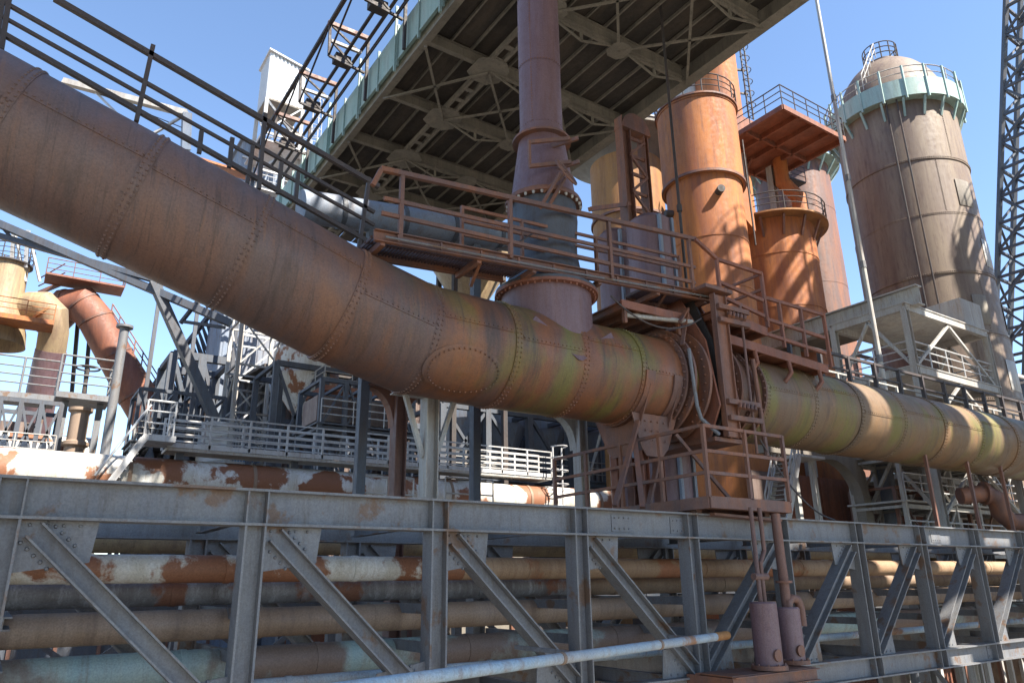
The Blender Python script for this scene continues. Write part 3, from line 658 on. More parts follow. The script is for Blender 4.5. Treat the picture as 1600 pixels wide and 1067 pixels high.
# ================================================================== CHARGING DECK OVERHEAD
DX0, DX1, DY0, DY1, DZ = 10.6, 20.9, -1.9, 40, 28.0
dk = Thing('charging_deck', 'dark braced underside of the charging deck high above the gas main', 'deck', (15.7, 10, DZ))
nodesY = [21.4 + 3.9 * k for k in range(-6, 5)]
dk.part('edge_girder', MB().ibeam((DX0, DY0, DZ + .35), (DX0, DY1, DZ + .35), .7, .3, Z_, .03, .02), 'deckrib', smooth=0)
dk.part('edge_girder', MB().ibeam((DX1, DY0, DZ + .35), (DX1, DY1, DZ + .35), .9, .5, Z_, .04, .02), 'deckrib', smooth=0)
for x in (13.25, 13.75): dk.part('longitudinal_girder', MB().beam((x, DY0, DZ + .05), (x, DY1, DZ + .05), .14, .2), 'deckrib', smooth=0)
for i, y in enumerate(nodesY):
    if y > DY1: continue
    dk.part('cross_girder', MB().ibeam((DX0 + .15, y, DZ + .3), (DX1 - .25, y, DZ + .3), .5, .22, Z_, .02, .02), 'deckrib', smooth=0)
    dk.part('lower_chord', MB().beam((13.5, y, DZ - .1), (DX1 - .3, y, DZ - .1), .1, .1), 'deckrib', smooth=0)
    dk.part('node_plate', MB().plate([(13.5 + a * .75, y + b * .8, DZ - .08) for a, b in ((-1, -.6), (-.4, -1), (.5, -1), (1, -.5), (1, .5), (.5, 1), (-.4, 1), (-1, .6))], .03, Z_), 'deckrib', smooth=0)
    dk.part('node_plate', MB().plate([(17.1 + a * .45, y + b * .45, DZ - .16) for a, b in ((-1, -.5), (-.5, -1), (.5, -1), (1, -.5), (1, .5), (.5, 1), (-.5, 1), (-1, .5))], .03, Z_), 'deckrib', smooth=0)
    for x in (15.2, 19.0):
        dk.bar('king_post', (x, y, DZ - .55), (x, y, DZ + .1), 'deckrib', .09)
        dk.bar('tie', (x, y, DZ - .55), (x - 1.6, y, DZ - .05), 'deckrib', .07); dk.bar('tie', (x, y, DZ - .55), (x + 1.6, y, DZ - .05), 'deckrib', .07)
    for k in range(4):
        yy = y + .75 + k * .8; dk.bar('batten', (13.2, yy, DZ - .02), (13.8, yy, DZ - .02), 'deckrib', .22, .03)
    if i + 1 < len(nodesY) and i % 2 == 0:
        y2 = y + 3.9
        for a, b in (((13.5, y), (17.1, y2)), ((17.1, y), (13.5, y2)), ((17.1, y), (DX1, y2)), ((DX1, y), (17.1, y2)), ((DX0, y), (13.5, y2)), ((DX0, y2), (13.5, y))):
            dk.bar('wind_brace', (*a, DZ - .14), (*b, DZ - .14), 'deckrib', .1, .07)
    for k in range(11):
        x = DX0 + .2 + k * .93; z = DZ + .72 + random.uniform(-.02, .03)
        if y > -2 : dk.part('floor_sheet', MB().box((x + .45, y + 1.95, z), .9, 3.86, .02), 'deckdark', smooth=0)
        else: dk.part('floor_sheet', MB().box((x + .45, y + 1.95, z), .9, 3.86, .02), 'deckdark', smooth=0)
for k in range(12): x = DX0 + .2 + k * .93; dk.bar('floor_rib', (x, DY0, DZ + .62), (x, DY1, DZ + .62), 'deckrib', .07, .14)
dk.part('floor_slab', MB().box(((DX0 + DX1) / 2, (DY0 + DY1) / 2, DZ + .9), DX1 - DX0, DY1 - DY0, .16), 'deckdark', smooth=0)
dk.part('edge_trough', MB().box((DX1 + .35, (DY0 + DY1) / 2, DZ + .25), .25, DY1 - DY0, .3), 'dark', smooth=0)
for y in np.arange(2, DY1, 1.95):
    dk.part('parapet_panel', MB().box((DX0 - .22, y + .96, DZ + 1.35), .03, 1.86, 1.5), 'green', smooth=0)
    dk.bar('parapet_post', (DX0 - .25, y, DZ + .2), (DX0 - .25, y, DZ + 2.25), 'green', .1)
dk.part('parapet_kerb', MB().beam((DX0 - .2, DY0, DZ + .55), (DX0 - .2, DY1, DZ + .55), .12, .1), 'green', smooth=0)
for y in np.arange(4, DY1, 3.9): dk.bar('parapet_stanchion', (DX0 - .33, y, DZ - .05), (DX0 - .33, y, DZ + 3.2), 'green', .1)
# overhead conveyor line along the deck edge
cv = Thing('monorail_line', 'dark skeletal hanging rail line along the green parapet of the charging deck', 'monorail', (9.4, 20, 30))
for x, z, wd in ((8.4, 31.6, .16), (9.6, 31.4, .08), (9.9, 30.9, .08), (9.3, 30.6, .12), (10.1, 31.2, .06), (10.1, 30.5, .06), (9.9, 29.9, .06)): cv.bar('track_rail', (x, -4, z), (x, 38, z), 'dark', wd)
for y in np.arange(3, 38, 3.9):
    for a, b, wd, mt in (((8.3, 31.6), (10.2, 31.6), .18, 'rust'), ((8.5, 30.7), (9.9, 30.7), .13, 'pale'), ((8.4, 31.6), (8.45, 29.9), .11, 'dark'), ((10.2, 31.6), (10.2, 28.3), .12, 'dark'), ((8.5, 31.5), (9.8, 30.7), .08, 'dark'), ((8.5, 30.7), (9.5, 29.9), .08, 'dark'), ((8.45, 29.9), (10.1, 29.7), .1, 'dark')):
        cv.bar('hanger_frame', (a[0], y, a[1]), (b[0], y, b[1]), mt, wd)
    cv.bar('side_brace', (8.4, y, 31.6), (8.45, y + 3.9, 29.95), 'dark', .07)
    cv.part('hopper_car', MB().box((9.2, y + .5, 30.3), .7, .5, .35), 'dark', smooth=0)

# ================================================================== ORANGE VESSELS AND SILO
def ring_platform(t, c, r0, r1, z, mat, rail, hs=(1.1, .75, .4), n=28, a0=0., a1=2 * math.pi, post_r=.035):
    t.part('ring_floor', MB().lathe((c[0], c[1], z), [(r0, 0), (r1, 0), (r1, .1), (r0, .1)], n * 2, a0=a0, a1=a1, close=True), mat)
    pts = ringpts(c, r1 - .05, z + .1, a0, a1, n)
    for i, p in enumerate(pts[:-1] if a1 - a0 > 6.28 else pts):
        if i % 2 == 0: t.rod('post', [p, p + Z_ * max(hs)], rail, post_r, 6)
    for h in hs: t.rod('rail', [p + Z_ * h for p in pts], rail, .035 if h == max(hs) else .026, 6)
def bracket_ring(t, c, r0, r1, z, n, mat):
    for k in range(n):
        a = 2 * math.pi * k / n; e = V((math.cos(a), math.sin(a), 0)); C = V((c[0], c[1], 0))
        t.bar('bracket', C + e * r0 + Z_ * (z - 1.1), C + e * (r1 - .1) + Z_ * (z - .05), mat, .12)
A = at(1092, 230, 40); rA = 60 / 1153 * 40.4
zA = lambda py, px=1092: zof(px, py, A.x, A.y)
t = Thing('gas_washer', 'tall orange rusted vessel with wide upper drum and railed top', 'vessel', (A.x, A.y, 0))
z1, z2, z3 = zA(186), zA(298), 0
t.part('drum', MB().lathe((A.x, A.y, z2), [(rA * .95, -.12), (rA * 1.0, -.1), (rA * 1.0, 0), (rA, z1 - z2), (rA * 1.02, z1 - z2), (rA * 1.02, z1 - z2 + .12), (.01, z1 - z2 + .5)], 64), 'orange')
t.part('lower_shell', MB().lathe((A.x, A.y, 0), [(rA * .93, 0), (rA * .93, z2 + .1)], 64), 'orange')
t.part('stiffening_ring', MB().lathe((A.x, A.y, z2 - .1), [(rA, 0), (rA * 1.04, 0), (rA * 1.04, .14), (rA, .14)], 64, close=True), 'rust')
for z in (zA(395), zA(470)): t.part('weld_band', MB().lathe((A.x, A.y, z), [(rA * .93, 0), (rA * .942, 0), (rA * .942, .1), (rA * .93, .1)], 64, close=True), 'orange')
ring_platform(t, A, rA * .9, rA * 1.06, z1 + .12, 'rust', 'dark')
for px_, py_ in ((1109, 320), (1050, 335)):
    q = at(px_, py_, 38.2); e = (V((q.x, q.y, 0)) - V((A.x, A.y, 0))).normalized(); z = zof(px_, py_, q.x, q.y)
    t.part('nozzle', MB().tube([V((A.x, A.y, z)) + e * rA * .8, V((A.x, A.y, z)) + e * (rA + .25)], .2, 14), 'dark')
# sloping side duct on the right of the drum
dq = [(1.6, z1 - .8), (3.6, z2 + .6), (3.6, z2 - 1.6), (1.6, z2 - .1)]
t.part('side_duct', MB().plate([(A.x + a, A.y - .3, z) for a, z in dq], 2.0, Y_), 'orange', smooth=0)
t.rod('ladder_rail', [(A.x + 2.45, A.y - 1.0, z1 - 1), (A.x + 2.45, A.y - 1, z2 - 3)], 'dark', .05)
C = at(982, 330, 47); rC = 56 / 1153 * 47.5
t = Thing('gas_washer', 'ochre rusted vessel half hidden behind a lattice column', 'vessel', (C.x, C.y, 0))
zC = zof(982, 262, C.x, C.y)
t.part('shell', MB().lathe((C.x, C.y, 0), [(rC, 0), (rC, zC)], 56), 'ochre')
t.part('flared_head', MB().lathe((C.x, C.y, zC), [(rC, -.1), (rC * 1.12, .2), (rC * 1.75, .9), (rC * 1.75, 1.15), (.01, 1.3)], 56), 'concrete')
ring_platform(t, C, rC * 1.5, rC * 1.78, zC + 1.15, 'pale', 'white')
t.part('stiffening_ring', MB().lathe((C.x, C.y, zof(982, 355, C.x, C.y)), [(rC, 0), (rC * 1.05, 0), (rC * 1.05, .15), (rC, .15)], 56, close=True), 'rust')
# third vessel with ring gallery
D = at(1213, 430, 42.5); rD = 64 / 1153 * 42.5
t = Thing('gas_washer', 'orange rusted vessel with ring gallery standing below the square platform', 'vessel', (D.x, D.y, 0))
zD = zof(1213, 366, D.x, D.y)
t.part('shell', MB().lathe((D.x, D.y, 0), [(rD, 0), (rD, zD + .2), (.01, zD + .8)], 56), 'orange')
ring_platform(t, D, rD, rD * 1.34, zD, 'ochre', 'dark'); bracket_ring(t, D, rD, rD * 1.24, zD, 14, 'rust')
for py_ in (420, 500): t.part('weld_band', MB().lathe((D.x, D.y, zof(1213, py_, D.x, D.y)), [(rD, 0), (rD * 1.012, 0), (rD * 1.012, .1), (rD, .1)], 56, close=True), 'orange')
t.part('offtake_pipe', MB().tube([(D.x + 1.9, D.y - .9, zD), (D.x + 1.9, D.y - .9, zD + 2.6), (D.x + 1.3, D.y - .4, zD + 3.7), (D.x + 1.3, D.y - .4, zD + 7)], .42, 20), 'orange')
# dark stove behind
B = at(1254, 400, 58); rB = 56 / 1153 * 58.5; zB1 = zof(1262, 262, B.x, B.y)
t = Thing('hot_stove', 'dark brown banded stove shell between the orange vessel and the silo', 'vessel', (B.x, B.y, 0))
zz = 0; k = 0
while zz < zB1: h = min(3.2, zB1 - zz); t.part('shell_ring', MB().lathe((B.x, B.y, zz), [(rB + .015 * (k % 2), 0), (rB + .015 * (k % 2), h)], 56), 'rust'); zz += h; k += 1
t.part('dome', MB().lathe((B.x, B.y, zB1), [(rB * math.cos(a), rB * .8 * math.sin(a)) for a in np.linspace(0, 1.57, 9)], 56), 'silo')
ring_platform(t, B, rB, rB * 1.3, zB1 - .4, 'green', 'pale'); bracket_ring(t, B, rB, rB * 1.3, zB1 - .4, 18, 'green')
# orange chimney with caged ladder
E_ = at(1118, 120, 52); rE = 33 / 1153 * 52
t = Thing('orange_chimney', 'orange steel chimney with caged ladder rising behind the railed vessel', 'chimney', (E_.x, E_.y, 0))
t.part('shaft', MB().lathe((E_.x, E_.y, 0), [(rE, 0), (rE, zof(1118, 60, E_.x, E_.y))], 48), 'orange')
lx, ly = E_.x + 2.6, E_.y - .6; zl0, zl1 = zof(1150, 190, lx, ly), zof(1150, 60, lx, ly)
for dx in (-.25, .25): t.rod('ladder_rail', [(lx + dx, ly, zl0), (lx + dx, ly, zl1)], 'dark', .06)
for z in np.arange(zl0, zl1, .45): t.rod('rung', [(lx - .25, ly, z), (lx + .25, ly, z)], 'dark', .03, 5)
for z in np.arange(zl0 + 1, zl1, 1.0): t.rod('cage_hoop', [V((lx + .42 * math.cos(a), ly - .42 * math.sin(a), z)) for a in np.linspace(0, math.pi, 8)], 'dark', .03, 5)
for z in (zl0 + 2, zl0 + 4): t.bar('stand_off', (lx, ly, z), (E_.x + rE * .8, E_.y, z), 'dark', .12)
G = at(1070, 150, 53); t = Thing('grey_duct', 'pale grey banded duct beside the orange chimney', 'duct', (G.x, G.y, 0)); zG = zof(1070, 120, G.x, G.y)
for k in range(12): t.part('shell_ring', MB().lathe((G.x, G.y, zG - 1.5 * k), [(1.3 + .02 * (k % 2), -1.5), (1.3 + .02 * (k % 2), 0)], 36), 'pale')
t.part('cap', MB().lathe((G.x, G.y, zG), [(1.3, 0), (.01, .5)], 36), 'pale')
# square platform
zq = at(1223, 167, 40).z
q0, q1, q2 = onZ(1223, 167, zq), onZ(1149, 210, zq), onZ(1316, 220, zq)
t = Thing('square_platform', 'red brown square platform on columns between orange vessel and silo', 'platform', (q0.x, q0.y, zq))
xa_, xb_, ya_, yb_ = q0.x, q2.x, q0.y, q0.y + 5.4
t.part('floor_plate', MB().box(((xa_ + xb_) / 2, (ya_ + yb_) / 2, zq + .15), xb_ - xa_, yb_ - ya_, .04), 'red', smooth=0)
for a, b in (((xa_, ya_), (xb_, ya_)), ((xa_, ya_), (xa_, yb_)), ((xb_, ya_), (xb_, yb_)), ((xa_, yb_), (xb_, yb_)), ((xa_, ya_ + 2.6), (xb_, ya_ + 2.6)), ((xa_ + 2.8, ya_), (xa_ + 2.8, yb_)), ((xa_ + 1.4, ya_), (xa_ + 1.4, yb_)), ((xa_ + 4.3, ya_), (xa_ + 4.3, yb_))):
    t.part('floor_beam', MB().beam((*a, zq - .02), (*b, zq - .02), .14, .3), 'red', smooth=0)
t.railing([(xa_, yb_, zq + .17), (xa_, ya_, zq + .17), (xb_, ya_, zq + .17), (xb_, yb_, zq + .17)], 'black', (1.25, .85, .45), step=1.1)
for x, y in ((D.x - 1.55, D.y + .2), (D.x + 1.1, D.y + .2)):
    t.part('column', MB().ibeam((x, y, zD + .1), (x, y, zq - .15), .35, .4, X_, .04, .03), 'pale', smooth=0)
    t.bar('knee_brace', (x, y, zq - 1.4), (x + .9, y, zq - .2), 'red', .16)
t.part('control_cabin', MB().box((xa_ + 1.6, yb_ - 1.2, zq + 1.0), 2.4, 1.6, 1.7), 'red', smooth=0)
t = Thing('link_bridge', 'dark railed footbridge running from the square platform to the silo ring', 'walkway', (xb_, yb_, zq))
a, b = V((xa_ + .5, yb_ + 1.5, zq + 1.2)), V((xb_ + 5, yb_ + 1.0, zq + 1.6)); t.bar('floor', a, b, 'dark', 1.0, .12)
for s_ in (-.5, .5): t.railing([a + V((0, s_, .06)), b + V((0, s_, .06))], 'black', (1.1, .7, .35))
# silo
S = at(1428, 350, 46); rS = 86 / 1153 * 46.4
zS = lambda py: zof(1428 - .2 * (350 - py), py, S.x, S.y)
t = Thing('dust_silo', 'huge weathered steel silo with domed head and pale green ring gallery', 'silo', (S.x, S.y, 0))
ztop = zS(214); DH = zS(103) - ztop; z0 = 6; lv = np.linspace(z0, ztop, 9)
for k in range(8):
    r = rS + .02 * (k % 2); sh = t.part('shell_ring', MB().lathe((S.x, S.y, lv[k]), [(r, 0), (r, lv[k + 1] - lv[k])], 96), 'silo')
    t.part('lap_strap', MB().lathe((S.x, S.y, lv[k] - .1), [(r, 0), (r + .035, 0), (r + .035, .2), (r, .2)], 96, close=True), 'silo', sh)
    rv = MB()
    for a in np.arange(math.pi, 1.98 * math.pi, .03):
        e = V((math.cos(a), math.sin(a), 0)); rv.rivet(V((S.x, S.y, lv[k])) + e * (r + .035), e, .035, .03)
    a = math.radians(235 + 18 * (k % 3)); e = V((math.cos(a), math.sin(a), 0))
    for z in np.arange(lv[k], lv[k + 1], .15): rv.rivet(V((S.x, S.y, z)) + e * (r + .01), e, .035, .03)
    t.part('rivet_row', rv, 'silo', sh, kind='stuff')
for az_, k, dw_ in ((250, 6, 1.1), (268, 5, 1.5), (262, 3, 1.3), (285, 4, 1.2), (240, 4, .9)):  # pale patches standing in for sunlit rectangles on the shell
    a = math.radians(az_); zz_ = lv[k] + .5; t.part('lit_patch', MB().lathe((S.x, S.y, zz_), [(rS + .03, 0), (rS + .05, .03), (rS + .05, 1.7), (rS + .03, 1.73)], 6, a0=a, a1=a + dw_ / rS), 'pale' if k % 2 else 'concrete')
e = V((math.cos(3.6), math.sin(3.6), 0)); sd2 = V((-e.y, e.x, 0))
for s_ in (-.3, .3): t.rod('ladder_rail', [V((S.x, S.y, 8)) + e * (rS + .3) + sd2 * s_, V((S.x, S.y, zS(206))) + e * (rS + .3) + sd2 * s_], 'dark', .05, 6)
t.part('lower_cone', MB().lathe((S.x, S.y, 0), [(rS * .5, 2), (rS, z0)], 64), 'silo')
dome = [(rS * 1.0 * math.cos(a) ** .9 if a < 1.5 else .02, DH * math.sin(a)) for a in np.linspace(0, 1.5, 12)]
t.part('dome', MB().lathe((S.x, S.y, ztop), dome, 96), 'silo')
zr = zS(206)
t.part('gallery_fascia', MB().lathe((S.x, S.y, zr), [(rS * 1.16, 0), (rS * 1.16, 1.2)], 96), 'green')
ring_platform(t, S, rS * .98, rS * 1.155, zr, 'green', 'pale', (2.0, 1.55), 36)
bracket_ring(t, S, rS, rS * 1.16, zr, 20, 'green')
for k in range(20): a = math.pi * 2 * k / 20 + .05; e = V((math.cos(a), math.sin(a), 0)); t.bar('stanchion', V((S.x, S.y, zr - .2)) + e * rS * 1.1615, V((S.x, S.y, zr + 2.1)) + e * rS * 1.1615, 'green', .11)
zd = ztop + DH * .95
t.part('crown_floor', MB().lathe((S.x, S.y, zd), [(.01, .25), (rS * .3, .25), (rS * .3, 0), (rS * .22, -.1)], 48), 'silo')
pts_ = ringpts(S, rS * .3, zd + .25, 0, 2 * math.pi, 24)
for p in pts_[:-1:2]: t.rod('post', [p, p + Z_ * 1.2], 'dark', .04, 6)
for h in (1.2, .8, .4): t.rod('rail', [p + Z_ * h for p in pts_], 'dark', .035, 6)
t.railing([V((S.x - rS * 1.15, S.y - .5, zr + 1.3)), V((S.x - rS * .36, S.y - .3, zd + .2))], 'pale', (1.1, .6), n=5)
# lattice pylon at the right edge
m1 = at(1588, -60, 33); mb = V((m1.x + 1.0, m1.y, 0))
t = Thing('lattice_pylon', 'dark slender lattice pylon beside the silo', 'pylon', mb)
ax = at(1655, 230, 33)
pt, pb = at(1622, -60, 56), at(1604, 500, 56); pb = pb + (pb - pt) / (pt.z - pb.z) * pb.z; t.o.location = (0, 0, 0); t.loc = V((0, 0, 0))
off4 = [V((0, 0, 0)), V((2.4, 0, 0)), V((2.4, 2.2, 0)), V((0, 2.2, 0))]
for k in range(4): t.bar('leg', pb + off4[k], pt + off4[k], 'steelblue', .3); lattice_face(t, pb + off4[k], pt + off4[k], pb + off4[(k + 1) % 4], pt + off4[(k + 1) % 4], 26, 'steelblue', .2, False)
t = Thing('grey_column', 'thick blue grey tubular column beyond the lattice pylon', 'column', (ax.x + 4.4, ax.y + .5, 0))
t.part('shaft', MB().lathe((ax.x + 4.4, ax.y + .5, 0), [(.9, 0), (.9, 30)], 36), 'bluesheet')
for z in range(4, 30, 3): t.part('band', MB().lathe((ax.x + 4.4, ax.y + .5, z), [(.9, 0), (.94, 0), (.94, .15), (.9, .15)], 36, close=True), 'bluesheet')
# gantry
zg = at(1410, 480, 34).z; gb0, gb1 = at(1500, 452, 30), at(1295, 512, 46)
t = Thing('grey_gantry', 'pale grey steel gantry with two railed stages in front of the silo', 'gantry', (34, 15, 0))
a = at(1412, 480, 32); b = onY(1528, 445, a.y); d2 = at(1560, 440, 31)
xg0, xg1, yg0, yg1 = a.x, a.x + 7.2, a.y, a.y + 3.4; zt_ = zof(1412, 480, a.x, a.y)
for x in (xg0, xg1):
    for y in (yg0, yg1): t.part('leg', MB().ibeam((x, y, 0), (x, y, zt_), .26, .26, X_, .025, .02), 'pale', smooth=0)
for z in (zt_, zt_ - 2.8, zt_ - 6.2):
    for p, q in (((xg0, yg0), (xg1, yg0)), ((xg0, yg1), (xg1, yg1)), ((xg0, yg0), (xg0, yg1)), ((xg1, yg0), (xg1, yg1))): t.bar('girder', (*p, z), (*q, z), 'pale', .22, .3)
    t.part('stage_floor', MB().box(((xg0 + xg1) / 2, (yg0 + yg1) / 2, z + .17), xg1 - xg0 + .3, yg1 - yg0 + .3, .05), 'pale', smooth=0)
    if z < zt_: t.railing([(xg0, yg1, z + .2), (xg0, yg0, z + .2), (xg1, yg0, z + .2), (xg1, yg1, z + .2)], 'white', (1.1, .75, .4), step=1.5)
    for p, q in (((xg0, yg0), (xg1, yg0)), ((xg0, yg0), (xg0, yg1)), ((xg1, yg0), (xg1, yg1))):
        mid = ((p[0] + q[0]) / 2, (p[1] + q[1]) / 2)
        t.bar('brace', (*mid, z - .2), (*p, z - 2.7), 'pale', .12); t.bar('brace', (*mid, z - .2), (*q, z - 2.7), 'pale', .12)
t.part('upper_box', MB().box((xg1 - .6, (yg0 + yg1) / 2, zt_ + .95), 2.0, 3.2, 1.4), 'pale', smooth=0)
t = Thing('crane_girder', 'long pale grey plate girder reaching back from the gantry towards the dark stove', 'girder', (xg0, yg1, zt_))
t.part('girder', MB().ibeam((xg0 + .6, yg0 - .5, zt_ + .55), (xg0 + .6, yg1 + 22, zt_ + .55), .9, .5, Z_, .05, .04), 'pale', smooth=0)
t.part('walk_floor', MB().box((xg0 + 2, yg1 + 10, zt_ + .2), 2.2, 22, .1), 'concrete', smooth=0)
for k in range(4): t.bar('post', (xg0 + 1.2, yg1 + 3 + 5 * k, 0), (xg0 + 1.2, yg1 + 3 + 5 * k, zt_ + .1), 'pale', .4)
# plumb pole and cable
p = onY(1378, 580, 14.9); t = Thing('slender_pole', 'slender pale grey pole standing behind the gas main railing', 'pole', (p.x, 14.9, 13.7))
t.part('shaft', MB().tube([(p.x, 14.9, 13.7), (p.x, 14.9, 40)], [.1, .07], 10), 'pale')
for z in (16, 20, 24, 28): t.part('joint_sleeve', MB().tube([(p.x, 14.9, z), (p.x, 14.9, z + .3)], .115, 10), 'grey')
t.part('foot', MB().box((p.x, 14.9, 13.75), .4, .4, .1), 'pale', smooth=0)
p = onY(1062, 330, 15.5); t = Thing('drop_cable', 'thin dark cable hanging straight down in front of the orange vessel', 'cable', (p.x, 15.5, 14))
t.part('cable', MB().tube([(p.x, 15.5, 14), (p.x, 15.5, 36)], .05, 8), 'dark'); t.part('clamp', MB().tube([(p.x, 15.5, 20), (p.x, 15.5, 20.25)], .09, 8), 'dark')
# rust lattice column
q = onY(985, 380, 17.5); q2 = onY(985, 192, 17.5)
t = Thing('rusty_lattice_column', 'rusty riveted lattice column with rounded head beside the vent stack', 'column', (q.x, 17.5, q.z))
for dx, wd in ((0, .42), (1.0, .2)): t.part('chord', MB().ibeam((q.x + dx, 17.5, q.z - 3), (q.x + dx, 17.5, q2.z - (0 if dx == 0 else .5)), wd, .4, X_, .03, .03), 'rust', smooth=0)
n = 6; H = q2.z - q.z - .6
for k in range(n):
    za_, zb2 = q.z - .2 + H * k / n, q.z - .2 + H * (k + 1) / n
    t.bar('lacing', (q.x + .15, 17.35, za_ if k % 2 else zb2), (q.x + .95, 17.35, zb2 if k % 2 else za_), 'rust', .08, .1); t.bar('batten', (q.x + .15, 17.4, zb2), (q.x + .95, 17.4, zb2), 'rust', .08, .12)
t.part('head_plate', MB().plate([V((q.x + .5 + .72 * math.cos(a), 17.25, q2.z - .5 + .75 * math.sin(a))) for a in np.linspace(0, math.pi, 12)], .5, Y_), 'rust', smooth=0)
t.bar('side_strut', (q.x + .1, 17.5, q.z + 1.6), (q.x - 2.6, 16.6, q.z + .2), 'rust', .14)
for px_, d_, r_, top, lab in ((1018, 24, .75, 352, 'grey steel tank behind the upper walkway railing'), (962, 26, .6, 372, 'smaller blue grey tank behind the upper walkway railing')):
    q = at(px_, 400, d_); z = zof(px_, top, q.x, q.y); t = Thing('service_tank', lab, 'tank', (q.x, q.y, 9))
    t.part('shell', MB().lathe((q.x, q.y, 9), [(r_, 0), (r_, z - 9), (r_ * .7, z - 8.8), (.01, z - 8.7)], 32), 'violet')
    for s_ in (-.3, .25): t.bar('rib', (q.x + s_, q.y - r_, 9), (q.x + s_, q.y - r_, z), 'bluesheet', .1)

# ================================================================== LEFT SIDE, BEHIND THE GAS MAIN
# clad box on a lattice tower
b0 = at(417, 152, 56); b1 = onY(473, 168, b0.y); zb0 = b0.z; wx = b1.x - b0.x; wy = 2.6
t = Thing('clad_box_tower', 'light grey corrugated box with sloping roof on a lattice tower', 'tower', (b0.x, b0.y, 0))
hL, hR = zof(425, 82, b0.x, b0.y) - zb0, zof(481, 113, b1.x, b1.y) - zb0
hL = max(hL, hR + .5)
cm = MB().corr((b0.x, b0.y, zb0), (b0.x + wx, b0.y, zb0), 1, .3, .07)
cm.v = [(x, y, zb0 + (z - zb0) * (hL + (hR - hL) * (x - b0.x) / wx)) for x, y, z in cm.v]
t.part('front_cladding', cm, 'clad', smooth=0)
cm = MB().corr((b0.x, b0.y + wy, zb0), (b0.x, b0.y, zb0), hL, .3, .07); t.part('side_cladding', cm, 'clad', smooth=0)
cm = MB().corr((b0.x + wx, b0.y, zb0), (b0.x + wx, b0.y + wy, zb0), hR, .3, .07); t.part('side_cladding', cm, 'clad', smooth=0)
t.part('back_cladding', MB().corr((b0.x + wx, b0.y + wy, zb0), (b0.x, b0.y + wy, zb0), hR, .3, .07), 'clad', smooth=0)
t.part('roof', MB().plate([(b0.x - .2, b0.y - .25, zb0 + hL + .05), (b0.x + wx + .25, b0.y - .25, zb0 + hR), (b0.x + wx + .25, b0.y + wy + .25, zb0 + hR), (b0.x - .2, b0.y + wy + .25, zb0 + hL + .05)], .12, Z_), 'clad', smooth=0)
t.part('floor', MB().box((b0.x + wx / 2, b0.y + wy / 2, zb0 - .08), wx + .1, wy + .1, .14), 'concrete', smooth=0)
cx_, cy_ = b0.x + wx / 2, b0.y + wy / 2
for sx in (0, 1):
    for sy in (0, 1): t.bar('leg', (b0.x + sx * wx, b0.y + sy * wy, 0), (b0.x + sx * wx, b0.y + sy * wy, zb0 - .1), 'pale', .26)
for z in np.arange(zb0 - 3, 6, -3.2):
    for (ax0, ay0), (ax1, ay1) in (((0, 0), (1, 0)), ((0, 0), (0, 1)), ((1, 0), (1, 1)), ((0, 1), (1, 1))):
        p, q = V((b0.x + ax0 * wx, b0.y + ay0 * wy, z)), V((b0.x + ax1 * wx, b0.y + ay1 * wy, z))
        t.bar('strut', p, q, 'white', .14); t.bar('brace', p, q + Z_ * 3, 'white', .1)
t.bar('knee_brace', (b0.x, b0.y, zb0 - .2), (b0.x + wx, b0.y + .1, zb0 - 3), 'steelblue', .18)
lx = b0.x + wx + 1.1
for dx in (-.25, .25): t.rod('ladder_rail', [(lx + dx, b0.y, zb0 - 9), (lx + dx, b0.y, zb0 + 1.2)], 'white', .06)
for z in np.arange(zb0 - 9, zb0 + 1, .5): t.rod('rung', [(lx - .25, b0.y, z), (lx + .25, b0.y, z)], 'white', .03, 5)
for z in np.arange(zb0 - 8, zb0 + 1.4, .9): t.rod('cage_hoop', [V((lx + .45 * math.cos(a), b0.y - .7 * math.sin(a), z)) for a in np.linspace(0, math.pi, 8)], 'white', .035, 5)
for a in (.6, 1.57, 2.5): t.rod('cage_strip', [(lx + .45 * math.cos(a), b0.y - .7 * math.sin(a), zb0 - 8), (lx + .45 * math.cos(a), b0.y - .7 * math.sin(a), zb0 + 1.2)], 'white', .03, 5)
for z in (zb0 - 4.5, zb0 - 8.5): 
    t.part('stage_floor', MB().box((cx_ + 1, cy_ - .6, z), wx + 3, wy + 1.6, .1), 'white', smooth=0)
    t.railing([(b0.x - .4, b0.y - 1.3, z + .05), (b0.x + wx + 2.4, b0.y - 1.3, z + .05)], 'white', (1.1, .7, .35))
# blue cladding behind it
q = at(430, 255, 60); t = Thing('blue_hoist_house', 'blue grey sheet clad hoist house behind the clad box tower', 'building', (q.x, q.y, 0))
zt_ = zof(430, 235, q.x, q.y); t.part('wall', MB().corr((q.x - 2.6, q.y, 10), (q.x + 2.8, q.y, 10), zt_ - 10, .4, .05), 'bluesheet', smooth=0); t.part('wall', MB().corr((q.x - 2.6, q.y + 5, 10), (q.x - 2.6, q.y, 10), zt_ - 10, .4, .05), 'bluesheet', smooth=0)
t.part('roof', MB().box((q.x + .1, q.y + 2.5, zt_ + .1), 5.9, 5.4, .15), 'bluesheet', smooth=0)
for k in range(4): t.bar('frame', (q.x - 2.6, q.y - .1, zt_ - 1.5 - 2.2 * k), (q.x + 2.8, q.y - .1, zt_ - 1.2 - 2.2 * k), 'white', .12)
